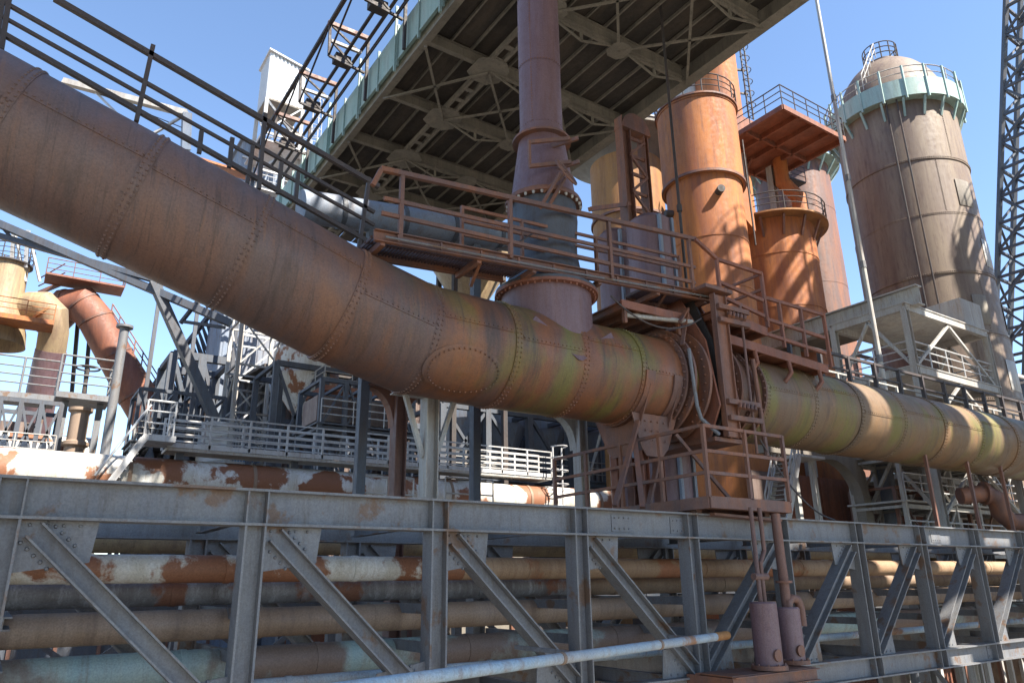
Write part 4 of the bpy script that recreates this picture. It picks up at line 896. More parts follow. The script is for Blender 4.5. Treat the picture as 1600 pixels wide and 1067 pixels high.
# rusty roof edge and slim pale boom seen through the stair rail
t = Thing('pale_boom', 'slim pale grey boom with end post behind the sloping handrail', 'boom', at(110, 132, 45))
a, b = at(100, 128, 45), at(292, 178, 45); t.bar('boom', a, b, 'pale', .4, .35); t.bar('end_post', b, at(290, 235, 45), 'bluesheet', .7, .5, X_)
t.bar('stay', at(230, 215, 45), b, 'white', .14); t.bar('stay', at(150, 145, 45), at(185, 180, 45), 'white', .12); t.rod('wire', [at(150, 145, 45), at(285, 200, 45)], 'dark', .03, 5)
q = at(330, 238, 50); t = Thing('rusty_shed_roof', 'small rusty tiled roof peeping over the gas main by the handrail', 'roof', (q.x, q.y, 0))
t.part('roof_sheet', MB().plate([(q.x - 2.2, q.y, q.z - .7), (q.x + 3.4, q.y, q.z - .9), (q.x + 3.4, q.y + 3, q.z + .3), (q.x - 2.2, q.y + 3, q.z + .4)], .15, Z_), 'orange', smooth=0)
[t.bar('post', (q.x + dx, q.y + .6, 8), (q.x + dx, q.y + .6, q.z - .7), 'steelblue', .22) for dx in (-1.8, .5, 3)]
# dark boom and strut just under the gas main
t = Thing('lattice_boom', 'dark blue lattice boom with raking strut passing behind the gas main', 'boom', at(300, 480, 42))
a0_, a1_ = at(-60, 325, 42), at(360, 505, 42); c0_, c1_ = at(-60, 352, 42), at(250, 440, 42)
t.bar('top_chord', a0_, a1_, 'steelblue', .5, .4); t.bar('bottom_chord', c0_, c1_, 'steelblue', .35, .3)
for k in range(6): t.bar('lacing', a0_.lerp(a1_, k * .12 + .02), c0_.lerp(c1_, k * .16 + .1), 'steelblue', .16)
t.bar('raking_strut', at(240, 440, 42), at(335, 655, 42), 'steelblue', .6, .5); t.bar('strut', at(308, 472, 42), at(282, 505, 42), 'steelblue', .18); t.bar('strut', at(283, 502, 42), at(352, 512, 42), 'steelblue', .16)
# inclined skip bridge
t = Thing('skip_incline', 'dark inclined lattice skip bridge rising behind the downcomer', 'bridge', at(270, 650, 58))
for off in (0, 2.0, 4.0):
    def sk(px, py): return at(px, py, 58) + V((off, off * .3, 0))
    a0_, a1_, b0_, b1_ = sk(238, 605), sk(345, 470), sk(262, 672), sk(372, 530)
    t.bar('top_chord', a0_, a1_, 'steelblue', .3); t.bar('bottom_chord', b0_, b1_, 'steelblue', .35)
    for k in range(19):
        f, g_ = k / 18, min(1, (k + 1) / 18); t.bar('vertical', a0_.lerp(a1_, f), b0_.lerp(b1_, f), 'steelblue', .16); t.bar('diagonal', a0_.lerp(a1_, g_), b0_.lerp(b1_, f), 'steelblue', .12)
a0_, a1_ = at(262, 672, 58), at(372, 530, 58)
t.part('track_floor', MB().plate([a0_, a1_, a1_ + V((3, .9, 0)), a0_ + V((3, .9, 0))], .2, Z_), 'dark', smooth=0)
for k in range(12): p = a0_.lerp(a1_, k / 11); t.bar('sleeper', p, p + V((3, .9, 0)), 'dark', .25)
t.part('end_plate', MB().beam(at(318, 655, 57), at(332, 590, 57), 1.2, .6), 'bluesheet', smooth=0)
# pale lattice tower with mesh and blue panel
q = at(397, 660, 44); zt_ = zof(397, 500, q.x, q.y)
t = Thing('pale_lattice_tower', 'pale grey lattice lift tower with mesh screens behind the gas main', 'tower', (q.x, q.y, 0))
A_, B_ = lattice_tower(t, (q.x, q.y + 1.3, 6), 2.6, (q.x, q.y + 1.3, zt_), 2.6, 6, 'pale', .22, .12, 0, False)
for k, (za_, zb2) in enumerate(((9, 15.2),)):
    mesh = MB(); y = q.y - .02
    for x in np.arange(q.x - 1.25, q.x + 1.3, .16): mesh.beam((x, y, 13), (x, y, 17.2), .03, .03)
    for z in np.arange(13, 17.2, .16): mesh.beam((q.x - 1.3, y, z), (q.x + 1.3, y, z), .03, .03)
    t.part('mesh_screen', mesh, 'white', kind='stuff', smooth=0)
t.part('blue_panel', MB().box((q.x - .1, q.y + .35, 14.6), 1.5, .06, 2.4), 'bluepanel', smooth=0)
t.part('cabin', MB().box((q.x - 2.0, q.y + 1.2, 15), 1.2, 2.2, 4.4), 'clad', smooth=0)
for k in range(7): t.bar('screen_bar', (q.x - 2.6, q.y - .1, 12.6 + k * .7), (q.x - 1.4, q.y - .1, 12.9 + k * .7), 'pale', .1)
# corrugated hall
hy = 48.0
hx0, hx1 = onY(425, 650, hy).x, onY(1180, 690, hy).x; hz = onY(470, 590, hy).z
t = Thing('corrugated_hall', 'brown corrugated hall with dark blue cross bracing behind the white railing', 'building', (hx0, hy, 0))
for k in range(12):
    x = hx0 + (hx1 - hx0) * k / 12; x2 = hx0 + (hx1 - hx0) * (k + 1) / 12
    t.part('wall_sheet', MB().corr((x, hy, 0), (x2, hy, 0), hz if k < 4 else hz - 4.5, .38, .07), 'corr', smooth=0)
    t.bar('wall_post', (x, hy - .3, 0), (x, hy - .3, hz), 'steelblue', .3)
    if k < 4: t.bar('cross_brace', (x, hy - .35, hz - .5), (x2, hy - .35, hz - 6.5), 'steelblue', .35, .25); t.bar('cross_brace', (x2, hy - .35, hz - .5), (x, hy - .35, hz - 6.5), 'steelblue', .22, .2)
for z in (hz, hz - 3.2, hz - 4.4): t.bar('wall_girt', (hx0, hy - .4, z), (hx1, hy - .4, z), 'steelblue', .3)
t.part('roof', MB().plate([(hx0 - 1, hy - .8, hz + .2), (hx1 + 1, hy - .8, hz + .2), (hx1 + 1, hy + 14, hz + 1.6), (hx0 - 1, hy + 14, hz + 1.6)], .2, Z_), 'dark', smooth=0)
t.part('back_wall', MB().box(((hx0 + hx1) / 2, hy + 13, hz / 2 + .8), hx1 - hx0 + 2, .3, hz + 1.6), 'dark', smooth=0)
for k in range(4):
    x = hx0 + (hx1 - hx0) * (.3 + .11 * k)
    t.part('bunker_chute', MB().lathe((x, hy + 1.5, hz - 7.5), [(.5, 0), (1.5, 2.6), (1.5, 3.4)], 4), 'bluesheet', smooth=0)
t.part('lamp_tube', MB().box((onY(715, 690, hy).x, hy - .5, onY(715, 690, hy).z), 1.2, .1, .12), 'white', smooth=0)
t = Thing('red_stair_landing', 'red brown landing with railing jutting from the corrugated hall', 'platform', at(520, 615, 40))
a, b = at(505, 622, 40), at(545, 592, 40); a.z = b.z = (a.z + b.z) / 2
t.part('floor', MB().plate([a, a + V((3.2, 0, 0)), a + V((3.2, 3, 0)), a + V((0, 3, 0))], .3, Z_), 'red', smooth=0); t.railing([a + V((0, 3, .3)), a + V((0, 0, .3)), a + V((3.2, 0, .3))], 'pale')
for dx in (.2, 3.0): t.bar('post', a + V((dx, 2.6, 0)), V((a.x + dx, a.y + 2.6, 0)), 'steelblue', .3)
# white railed walkway over the streaked pipe
WY = 27.0
def wl(px, py): return onY(px, py, WY)
zw = wl(300, 700).z; xw0, xw1 = wl(262, 690).x, wl(862, 745).x
t = Thing('white_walkway', 'long walkway with white four bar railing above the streaked pipe', 'walkway', (xw0, WY, zw))
t.part('floor', MB().box(((xw0 + xw1) / 2, WY + .5, zw - .08), xw1 - xw0, 1.0, .1), 'pale', smooth=0)
t.bar('toe_board', (xw0, WY - .02, zw + .06), (xw1, WY - .02, zw + .06), 'white', .03, .16)
for Y in (WY, WY + 1):
    for x in np.arange(xw0, xw1 + .1, (xw1 - xw0) / 12): t.bar('post', (x, Y, zw), (x, Y, zw + 1.15), 'white', .07)
    for z in (1.13, .88, .63, .38): t.bar('rail', (xw0, Y, zw + z), (xw1, Y, zw + z), 'white', .05)
for x in np.arange(xw0 + .5, xw1, 4): t.bar('support', (x, WY + .5, 5), (x, WY + .5, zw - .1), 'steelblue', .25)
lx = wl(855, 740).x + .3
for dx in (-.25, .25): t.rod('ladder_rail', [(lx + dx, WY - .4, zw - 1.7), (lx + dx, WY - .4, zw + 1.3)], 'white', .04)
for z in np.arange(zw - 1.6, zw + .5, .32): t.rod('rung', [(lx - .25, WY - .4, z), (lx + .25, WY - .4, z)], 'white', .025, 5)
for z in (zw - .4, zw + .2, zw + .8, zw + 1.3): t.rod('cage_hoop', [V((lx + .35 * math.cos(a), WY - .4 - .6 * math.sin(a), z)) for a in np.linspace(0, math.pi, 8)], 'white', .03, 5)
# landing with stair at its left end
a = wl(262, 700); xs0 = wl(165, 690).x
t = Thing('white_stair_landing', 'white railed landing with steep stair at the start of the long walkway', 'platform', (xs0, WY - .6, zw))
t.part('floor', MB().box(((xs0 + a.x) / 2 + .6, WY - .1, zw + .12), a.x - xs0 - 1.0, 1.3, .2), 'white', smooth=0)
t.railing([(xs0 + 1.0, WY - .7, zw + .2), (a.x, WY - .7, zw + .2), (a.x, WY + .4, zw + .2)], 'white', (1.15, .8, .4), step=1.1)
for s_ in (0, .8):
    p, q = V((xs0 + 1.1, WY - .7 + s_, zw + .2)), V((xs0 - .2, WY - .7 + s_, zw - 2.2)); t.bar('stringer', p, q, 'white', .06, .2)
    t.rod('handrail', [p + Z_ * 1.0, q + Z_ * 1.0], 'white', .035)
for k in range(9): p = V((xs0 + 1.1 - .14 * k, WY - .3, zw + .1 - .26 * k)); t.part('tread', MB().box(p, .2, .78, .04), 'white', smooth=0)
zpipe = wl(400, 755).z
t = Thing('streaked_pipe', 'thick rust and white streaked pipe below the long white railing', 'pipe', (xw0, WY + .6, zpipe))
xp = xw0 - 5
while xp < xw1 + 3: t.part('pipe_section', MB().tube([(xp, WY + .6, zpipe), (xp + 3.96, WY + .6, zpipe)], .72, 36), 'peel'); t.part('weld_collar', MB().tube([(xp - .06, WY + .6, zpipe), (xp + .06, WY + .6, zpipe)], .745, 36), 'pipebrown'); xp += 4
for px_ in (565, 700):
    q = wl(px_, 780); t = Thing('low_railing', ('low white guard rail between landing stair and pale column below the streaked pipe' if px_ == 565 else 'low white guard rail between pale column and caged ladder below the streaked pipe'), 'railing', (q.x, 21, 9.3))
    q = onY(px_, 780, 21); t.railing([(q.x - .1, 21, q.z - .3), (q.x + 1.7, 21, q.z - .3)], 'white', (1.0, .5), n=2)
# ------------------------------------------------------------------ far left: dust catcher, downcomer, platforms
def far(px, py, d=50): return at(px, py, d)
q = far(20, 440); r_ = 27 / 1153 * 50; t = Thing('dust_catcher', 'ochre dust catcher head with bent offtake pipe', 'vessel', (q.x, q.y, 0))
zt_ = zof(18, 418, q.x, q.y); zb2 = zof(18, 520, q.x, q.y)
t.part('head', MB().lathe((q.x - .4, q.y, zb2), [(r_ * 1.6, -1), (r_ * 1.5, 0), (r_ * 1.05, 1.6), (r_, zt_ - zb2), (r_ * 1.05, zt_ - zb2), (r_ * 1.05, zt_ - zb2 + .2), (.01, zt_ - zb2 + .3)], 40), 'yellow')
t.part('offtake', MB().tube([far(25, 490), far(50, 478), far(68, 478), far(82, 492), far(84, 520), far(78, 560), far(66, 612), far(50, 690)], [.95, .95, .95, .95, .9, .9, .9, .9], 28), 'yellow')
t.part('lower_leg', MB().tube([far(80, 548) , far(66, 612), far(50, 692)], .94, 28), 'violet')
for p, d_ in ((far(72, 488), V((.6, 0, -.7))),): t.part('flange', MB().tube([p, p + d_ * .15], 1.1, 28), 'ochre')
t.part('service_floor', MB().box((q.x - .5, q.y - 2.4, zb2 + .1), 6.5, 2, .3), 'orange', smooth=0); t.railing([(q.x - 3.5, q.y - 3.3, zb2 + .25), (q.x + 2.7, q.y - 3.3, zb2 + .25)], 'orange')
for px_ in (18, 40): p = far(px_, 418); t.bar('davit', p, far(px_ + 4, 360), 'white', .22); t.bar('davit_brace', far(px_ + 22, 440), far(px_ + 6, 368), 'white', .14)
ring_platform(t, (q.x - .4, q.y), r_, r_ * 1.2, zt_ + .1, 'dark', 'dark', n=20)
t = Thing('downcomer', 'brown sunlit downcomer pipe bent like a roof ridge with stair along its back', 'pipe', far(120, 465, 56))
path = [far(70, 512, 56), far(104, 478, 56), far(130, 476, 56), far(150, 500, 56), far(180, 556, 56), far(212, 618, 56), far(262, 704, 56), far(300, 770, 56)]
for i in range(len(path) - 1):
    d_ = (path[i + 1] - path[i]).normalized(); c0 = (d_ + (path[i] - path[i - 1]).normalized()) if i else d_; c1 = (d_ + (path[i + 2] - path[i + 1]).normalized()) if i + 2 < len(path) else d_
    t.part('pipe_section', MB().tube([path[i], path[i + 1]], 1.25, 32, True, c0.normalized(), c1.normalized()), 'red'); t.part('joint_ring', MB().tube([path[i] - d_ * .08, path[i] + d_ * .08], 1.3, 32), 'rust')
pf = far(128, 444, 56); t.part('crest_floor', MB().box((pf.x + .2, pf.y, pf.z), 5.2, 2.2, .15), 'red', smooth=0)
t.railing([(pf.x - 2.4, pf.y + 1, pf.z), (pf.x - 2.4, pf.y - 1.1, pf.z), (pf.x + 2.8, pf.y - 1.1, pf.z), (pf.x + 2.8, pf.y + 1, pf.z)], 'rust', (1.2, .8, .4))
a, b = far(172, 500, 56), far(292, 690, 56); t.bar('stair_stringer', a, b, 'rust', .1, .35)
for k in range(30): p = a.lerp(b, k / 30); t.bar('stair_tread', p + V((0, -.1, 0)), p + V((.1, .9, 0)), 'rust', .25, .05)
for k in range(11): p = a.lerp(b, k / 10); t.rod('post', [p, p + Z_ * 1.3], 'rust', .05, 6)
for h in (1.3, .8): t.rod('rail', [a + Z_ * h, b + Z_ * h], 'rust', .05, 6)
a, b = far(60, 440, 56), far(98, 420, 56)
t.bar('stair_stringer', far(60, 458, 56), far(104, 440, 56), 'rust', .1, .35); t.rod('rail', [far(60, 436, 56), far(102, 412, 56)], 'rust', .05, 6); t.rod('rail', [far(60, 447, 56), far(102, 426, 56)], 'rust', .05, 6)
for px_ in (122, 142): t.bar('prop', far(px_, 500, 57), far(px_ - 12, 640, 57), 'dark', .25)
# grey platforms in front of it
for x0_, x1_, yt_, d_, lab in ((-30, 90, 608, 38, 'blue grey railed platform in front of the dust catcher'), (88, 178, 612, 37, 'blue grey railed platform with hand wheel below the downcomer')):
    p, q = at(x0_, yt_, d_), at(x1_, yt_ + 6, d_); q = V((q.x, p.y, p.z)) if x0_ < 0 else V((q.x, p.y, p.z))
    t = Thing('grey_platform', lab, 'platform', p)
    t.part('floor', MB().box(((p.x + q.x) / 2, p.y + 1, p.z - .1), q.x - p.x, 2.2, .3), 'grey', smooth=0)
    t.railing([p + V((0, -.05, .05)), q + V((0, -.05, .05)), q + V((0, 2, .05))], 'grey', (1.9, 1.4, .95, .5), r=.04, post=.06, step=1.8)
    for f in (.2, .85): r0 = p.lerp(q, f); t.bar('leg', (r0.x, r0.y + .8, 5), (r0.x, r0.y + .8, p.z - .2), 'grey', .3)
    if x0_ > 0:
        hw = p.lerp(q, .5) + V((0, .4, 1.5)); t.part('hand_wheel', MB().tube([hw + V((.55 * math.cos(a), .55 * math.sin(a), 0)) for a in np.linspace(0, 2 * math.pi, 22)], .05, 6, False), 'dark'); t.rod('wheel_spindle', [hw, hw - Z_ * 1.6], 'dark', .1)
t = Thing('vent_pipe', 'slim grey green vent pipe with flat cap in front of the downcomer', 'pipe', at(185, 610, 36))
a, b = at(195, 512, 36), at(180, 628, 36); b.x, b.y = a.x, a.y
t.part('shaft', MB().tube([V((a.x, a.y, 4)), a], .21, 16), 'grey'); t.part('cap', MB().lathe(a, [(.01, -.02), (.38, -.02), (.38, .1), (.01, .2)], 20), 'grey')
q = at(30, 700, 37); t = Thing('streaked_tank', 'pale streaked lying tank below the grey platforms', 'tank', (q.x, q.y, 8))
zq_ = at(30, 712, 37).z; t.part('shell', MB().tube([(q.x - 6, q.y, zq_), (q.x + 3.2, q.y, zq_)], 1.15, 36), 'peel'); t.part('end_ring', MB().tube([(q.x + 3.1, q.y, zq_), (q.x + 3.25, q.y, zq_)], 1.2, 36), 'pipebrown')
for dx in (-2, 2): t.part('saddle', MB().box((q.x + dx, q.y, zq_ - 1.6), .4, 1.8, 1.6), 'concrete', smooth=0)
t = Thing('valve_stub', 'stubby flanged valve pipe standing beside the lying tank', 'valve', at(118, 700, 36))
p = at(118, 690, 36); t.part('body', MB().lathe((p.x, p.y, p.z - 1.2), [(.45, 0), (.45, .9), (.6, 1.0), (.6, 1.15), (.42, 1.25), (.42, 2.6), (.55, 2.7), (.55, 2.85), (.01, 2.9)], 24), 'pipebrown')
t.part('base_frame', MB().box((p.x, p.y, p.z - 1.35), 3.2, 1.2, .25), 'dark', smooth=0)
# ================================================================== RIGHT, UNDER THE GAS MAIN
t = Thing('white_stair', 'white painted steel stair with handrails beyond the truss bridge', 'stair', at(1230, 810, 27))
a, b = at(1232, 812, 27), at(1312, 700, 27); b.y = a.y
for s_ in (0, .9):
    o_ = V((0, s_, 0)); t.bar('stringer', a + o_, b + o_, 'white', .06, .26)
    for h in (1.0, .55): t.rod('handrail', [a + o_ + Z_ * h, b + o_ + Z_ * h], 'white', .035)
    for k in range(5): p = a.lerp(b, k / 4) + o_; t.rod('post', [p, p + Z_ * 1.0], 'white', .035, 6)
for k in range(14): p = a.lerp(b, (k + .5) / 14); t.part('tread', MB().box(p + V((0, .45, 0)), .26, .86, .04), 'pale', smooth=0)
t.part('landing', MB().box(b + V((.8, .45, 0)), 1.6, 1.0, .1), 'white', smooth=0)
for dx in (.2, 1.4): t.bar('landing_post', b + V((dx, .45, 0)), V((b.x + dx, b.y + .45, 3)), 'pale', .2)
q = at(1330, 760, 31); t = Thing('arched_portal', 'pale concrete portal frame with curved haunch beneath the gas main', 'frame', (q.x, q.y, 0))
top = zof(1330, 716, q.x, q.y); arc = []
for a in np.linspace(0, 1.57, 10): arc.append(V((q.x - 1.2 + 2.0 * math.sin(a), q.y, top - 1.8 + 1.7 * math.cos(a))))
t.part('haunch', MB().plate(arc + [V((q.x + 1.35, q.y, top - 1.9)), V((q.x + 1.2, q.y, top - .5)), V((q.x + .6, q.y, top + .2)), V((q.x - 1.2, q.y, top + .3))], .5, Y_), 'concrete', smooth=0)
t.part('leg', MB().box((q.x + 1.07, q.y + .25, (top - 1.8) / 2), .55, .5, top - 1.8), 'concrete', smooth=0); t.part('lintel', MB().box((q.x - 3.2, q.y + .25, top + .1), 4, .5, .45), 'concrete', smooth=0)
q = at(1385, 770, 33); t = Thing('round_column', 'round blue grey column next to the curved portal', 'column', (q.x, q.y, 0)); t.part('shaft', MB().lathe((q.x, q.y, 0), [(.42, 0), (.42, 13)], 24), 'bluesheet'); t.part('collar', MB().lathe((q.x, q.y, 10), [(.42, 0), (.5, 0), (.5, .2), (.42, .2)], 24, close=True), 'bluesheet')
q = at(1420, 780, 36); t = Thing('rust_bunker', 'rust brown sheet bunker wall with white railed stage', 'building', (q.x, q.y, 0))
zt_ = zof(1420, 752, q.x, q.y)
for k in range(8): t.part('wall_panel', MB().box((q.x - 9 + 2.4 * k, q.y + 1.2, zt_ / 2), 2.36, .2, zt_), 'red' if k % 3 else 'corr', smooth=0)
t.part('stage_floor', MB().box((q.x + 2, q.y, zt_), 9, 2.6, .25), 'white', smooth=0); t.railing([(q.x - 2, q.y - 1.2, zt_ + .1), (q.x + 6.5, q.y - 1.2, zt_ + .1)], 'white', (1.15, .8, .45), step=1.2)
for k in range(5): t.bar('stage_leg', (q.x - 2 + 2.1 * k, q.y - 1.1, 0), (q.x - 2 + 2.1 * k, q.y - 1.1, zt_), 'white', .2); t.bar('stage_brace', (q.x - 2 + 2.1 * k, q.y - 1.1, zt_ - 3.6), (q.x + .1 + 2.1 * k, q.y - 1.1, zt_ - .2), 'white', .12)
for k in range(6): t.rod('wall_ladder_rung', [(q.x + .4, q.y - .9, zt_ - 1 - .55 * k), (q.x + 1.6, q.y - .9, zt_ - 1 - .55 * k)], 'white', .05, 6)
t = Thing('rusty_elbow_pipe', 'dark rusty elbow pipe hanging below the far end of the gas main', 'pipe', at(1555, 760, 28))
t.part('elbow', MB().tube([at(1500, 775, 27), at(1540, 770, 27), at(1556, 778, 27), at(1562, 800, 27), at(1580, 815, 27), at(1640, 815, 27)], .3, 16), 'rust')
t.part('flange', MB().tube([at(1536, 770, 27), at(1541, 770, 27)], .42, 16), 'rust')
# dark clutter seen between the bridge pipes
for k, (px_, py_, d_, w_, h_, mt, lab) in enumerate(((120, 985, 30, 6, 2.4, 'steelblue', 'long dark machine housing low behind the truss bridge'), (560, 975, 32, 5, 3.0, 'red', 'red brown machine housing low behind the truss bridge'), (820, 985, 34, 7, 3, 'dark', 'sooty machine housing behind the middle of the truss bridge'), (350, 965, 40, 8, 3.6, 'bluesheet', 'blue grey machine housing far behind the truss bridge'), (1120, 930, 36, 9, 4.5, 'dark', 'black machine housing behind the drain pots'), (700, 850, 30, 6, 2.2, 'concrete', 'sooty concrete plinth behind the dark pipe'))):
    q = at(px_, py_, d_); t = Thing('machine_housing', lab, 'machine', (q.x, q.y, 0)); top = max(q.z, 1.5)
    t.part('casing', MB().box((q.x, q.y, top / 2), w_, 2.4, top), mt, smooth=0); t.part('lid', MB().box((q.x, q.y, top + .08), w_ + .3, 2.7, .16), 'pale' if k % 2 else mt, smooth=0)
    for j in range(4): t.bar('rib', (q.x - w_ / 2 + w_ * (j + .5) / 4, q.y - 1.24, 0), (q.x - w_ / 2 + w_ * (j + .5) / 4, q.y - 1.24, top), 'rust', .14)
    t.part('stub_pipe', MB().tube([(q.x + w_ * .3, q.y - .5, top), (q.x + w_ * .3, q.y - .5, top + .9), (q.x + w_ * .3 + .8, q.y - .5, top + 1.1)], .18, 12), 'ochre')
# long low shed closing the view behind the bridge
sy = 52
t = Thing('far_shed', 'long sooty shed closing the view behind the truss bridge', 'building', (10, sy, 0))
for k in range(14): t.part('wall_panel', MB().corr((-22 + 6 * k, sy, 0), (-22 + 6 * k + 5.9, sy, 0), 7.6 + (k % 3) * .5, .5, .08), ('corr', 'dark', 'bluesheet')[k % 3], smooth=0); t.bar('wall_post', (-22 + 6 * k, sy - .2, 0), (-22 + 6 * k, sy - .2, 8.6), 'steelblue', .35)
t.part('roof', MB().plate([(-22, sy - .6, 8.7), (62, sy - .6, 8.7), (62, sy + 10, 10.2), (-22, sy + 10, 10.2)], .2, Z_), 'dark', smooth=0)
# yellow lit vessel glimpsed under the walkway
q = at(735, 432, 42); t = Thing('pale_cone_vessel', 'sunlit cream cone bottomed vessel glimpsed under the upper walkway', 'vessel', (q.x, q.y, 0))
t.part('cone', MB().lathe((q.x, q.y, q.z - 2.5), [(.4, 0), (2.2, 3.0), (2.2, 5), (.01, 5.4)], 36), 'yellow')
for k in range(4): a = k * 1.57 + .6; t.bar('leg', (q.x + 2 * math.cos(a), q.y + 2 * math.sin(a), 0), (q.x + 2 * math.cos(a), q.y + 2 * math.sin(a), q.z + .5), 'dark', .25)
t = Thing('grey_gas_duct', 'blue grey duct running level behind the upper walkway', 'duct', onY(640, 355, 16.5))
p, q = onY(470, 322, 16.5), onY(800, 372, 16.5); t.part('duct_run', MB().tube([p, q], .42, 24), 'bluesheet')
for f in (.15, .42, .66, .9): c_ = p.lerp(q, f); t.part('band', MB().tube([c_, c_ + (q - p).normalized() * .12], .45, 24), 'steelblue')
for f in (.3, .8): c_ = p.lerp(q, f); t.bar('prop', c_, V((c_.x, c_.y, 9.4)), 'steelblue', .22)

# ------------------------------------------------------------------ open steel frames in the background
def steel_frame(name, label, x0, x1, y0, y1, z0, z1, nx, nz, mat, floors=(), rail='white', seed=1, br_=.5, sec=.26):
    rr = random.Random(seed); t = Thing(name, label, 'frame', (x0, y0, 0)); X = [x0 + (x1 - x0) * i / nx for i in range(nx + 1)]; Zs = [z0 + (z1 - z0) * i / nz for i in range(nz + 1)]
    for x in X:
        for y in (y0, y1): t.bar('column', (x, y, 0), (x, y, z1), mat, sec)
        for z in Zs[1:]: t.bar('cross_beam', (x, y0, z), (x, y1, z), mat, sec * .7)
    for z in Zs[1:]:
        for y in (y0, y1): t.bar('beam', (x0, y, z), (x1, y, z), mat, sec * .8, sec)
    for i in range(nx):
        for j in range(nz):
            if rr.random() < br_: t.bar('brace', (X[i], y0, Zs[j]), (X[i + 1], y0, Zs[j + 1]), mat, sec * .5)
            if rr.random() < br_: t.bar('brace', (X[i + 1], y0, Zs[j]), (X[i], y0, Zs[j + 1]), mat, sec * .5)
            if rr.random() < br_ * .7: t.bar('brace', (X[i], y1, Zs[j]), (X[i + 1], y1, Zs[j + 1]), mat, sec * .5)
    for j in floors:
        t.part('stage_floor', MB().box(((x0 + x1) / 2, (y0 + y1) / 2, Zs[j] + .2), x1 - x0 + .4, y1 - y0 + .4, .08), mat, smooth=0)
        t.railing([(x0, y0 - .1, Zs[j] + .24), (x1, y0 - .1, Zs[j] + .24)], rail, (1.1, .75, .4), step=1.4)
    return t
def fx(px, py, Y): return onY(px, py, Y).x
def fz(px, py, Y): return onY(px, py, Y).z
t = steel_frame('blue_bracing_frame', 'dark blue braced steel frame between lift tower and corrugated hall', fx(425, 650, 40), fx(560, 650, 40), 40, 44, 8, fz(470, 572, 40), 2, 2, 'steelblue', (), 'pale', 3, .8, .3)
t = steel_frame('bunker_frame', 'sooty open bunker frame behind the pale columns', fx(690, 700, 34), fx(1000, 720, 34), 34, 40, 6, fz(760, 640, 34), 5, 3, 'steelblue', (1, 2), 'pale', 5, .5, .34)
for k in range(4): x = fx(730, 700, 36) + 3.1 * k; t.part('bunker_chute', MB().lathe((x, 37, fz(800, 730, 37)), [(.5, 0), (1.7, 2.4), (1.7, 3.6)], 4), 'bluesheet', smooth=0)
t.part('rear_sheet', MB().corr((fx(690, 700, 34), 41, 5), (fx(1000, 720, 34) + 4, 41, 5), fz(760, 640, 34) - 5, .5, .08), 'dark', smooth=0)
t = steel_frame('stair_frame', 'pale open stair frame between goggle valve and white stair', fx(1110, 750, 24), fx(1215, 750, 24), 24, 27, 6, fz(1150, 640, 24), 2, 4, 'pale', (1, 2, 3), 'white', 8, .6, .2)
t.part('back_sheet', MB().corr((fx(1060, 750, 28), 29, 4), (fx(1215, 750, 28) + 3, 29, 4), 9, .4, .07), 'corr', smooth=0)
t = steel_frame('pale_service_frame', 'dense pale steel frame with railed stages past the gantry', fx(1440, 700, 21), fx(1640, 700, 21), 21, 24, 5, fz(1500, 560, 21), 5, 5, 'pale', (1, 2, 3, 4), 'white', 11, .6, .2)
t = steel_frame('rusty_service_frame', 'rusty steel frame under the far stretch of the gas main', fx(1400, 780, 17), fx(1640, 780, 17), 17, 19, 5, 11.6, 5, 2, 'rust', (1,), 'rust', 14, .5, .14)
t = steel_frame('dark_hoist_frame', 'dark braced frame under the skip bridge', fx(262, 620, 50), fx(352, 640, 50), 50, 54, 6, fz(320, 560, 50), 2, 3, 'steelblue', (), 'white', 17, .9, .5)
t.part('hoist_sheet', MB().corr((fx(275, 640, 50), 53, 4), (fx(352, 640, 50), 53, 4), fz(320, 600, 50) - 4, .5, .08), 'dark', smooth=0)
t = steel_frame('dark_tank_frame', 'dark steel frame crowded under the grey platforms', fx(-40, 660, 42), fx(92, 660, 42), 42, 45, 5, fz(30, 625, 42), 4, 4, 'steelblue', (2, 3), 'pale', 25, .6, .2)
t.part('rear_sheet', MB().corr((fx(-40, 660, 42), 45.2, 3), (fx(60, 660, 42), 45.2, 3), fz(30, 640, 42) - 3, .5, .08), 'corr', smooth=0)
t = steel_frame('scaffold_frame', 'dense pale scaffold with railed stages below the gantry', fx(1395, 700, 16.5), fx(1600, 720, 16.5) , 16.4, 18.6, 5, 14.6, 6, 5, 'pale', (2, 3, 4), 'white', 31, .5, .16)
t = steel_frame('conveyor_trestle', 'dark steel conveyor trestle between lift tower and brown flared column', fx(500, 650, 32), fx(645, 650, 32), 32, 35, 8, fz(560, 600, 32), 4, 4, 'steelblue', (2, 3), 'white', 37, .6, .2)
t.part('conveyor_hood', MB().box(((fx(500, 650, 32) + fx(645, 650, 32)) / 2, 33.5, fz(560, 640, 32)), fx(645, 650, 32) - fx(500, 650, 32), 2, 1.2), 'corr', smooth=0)
t = steel_frame('skip_pit_frame', 'dark braced steelwork filling the foot of the skip bridge', fx(215, 640, 46), fx(350, 650, 46), 46, 49, 6, fz(290, 615, 46), 5, 4, 'steelblue', (3,), 'pale', 41, .8, .2)
t.part('rear_sheet', MB().corr((fx(235, 640, 46), 49.2, 4), (fx(350, 650, 46) + 1, 49.2, 4), fz(290, 640, 46) - 4, .5, .08), 'dark', smooth=0)
q = at(478, 590, 44); t = Thing('rusty_hopper', 'rust stained round hopper behind the blue bracing frame', 'hopper', (q.x, q.y, 0))
t.part('shell', MB().lathe((q.x, q.y, q.z - 2.5), [(.5, 0), (1.9, 2), (1.9, 4), (1.2, 4.6), (.01, 4.8)], 32), 'peel')
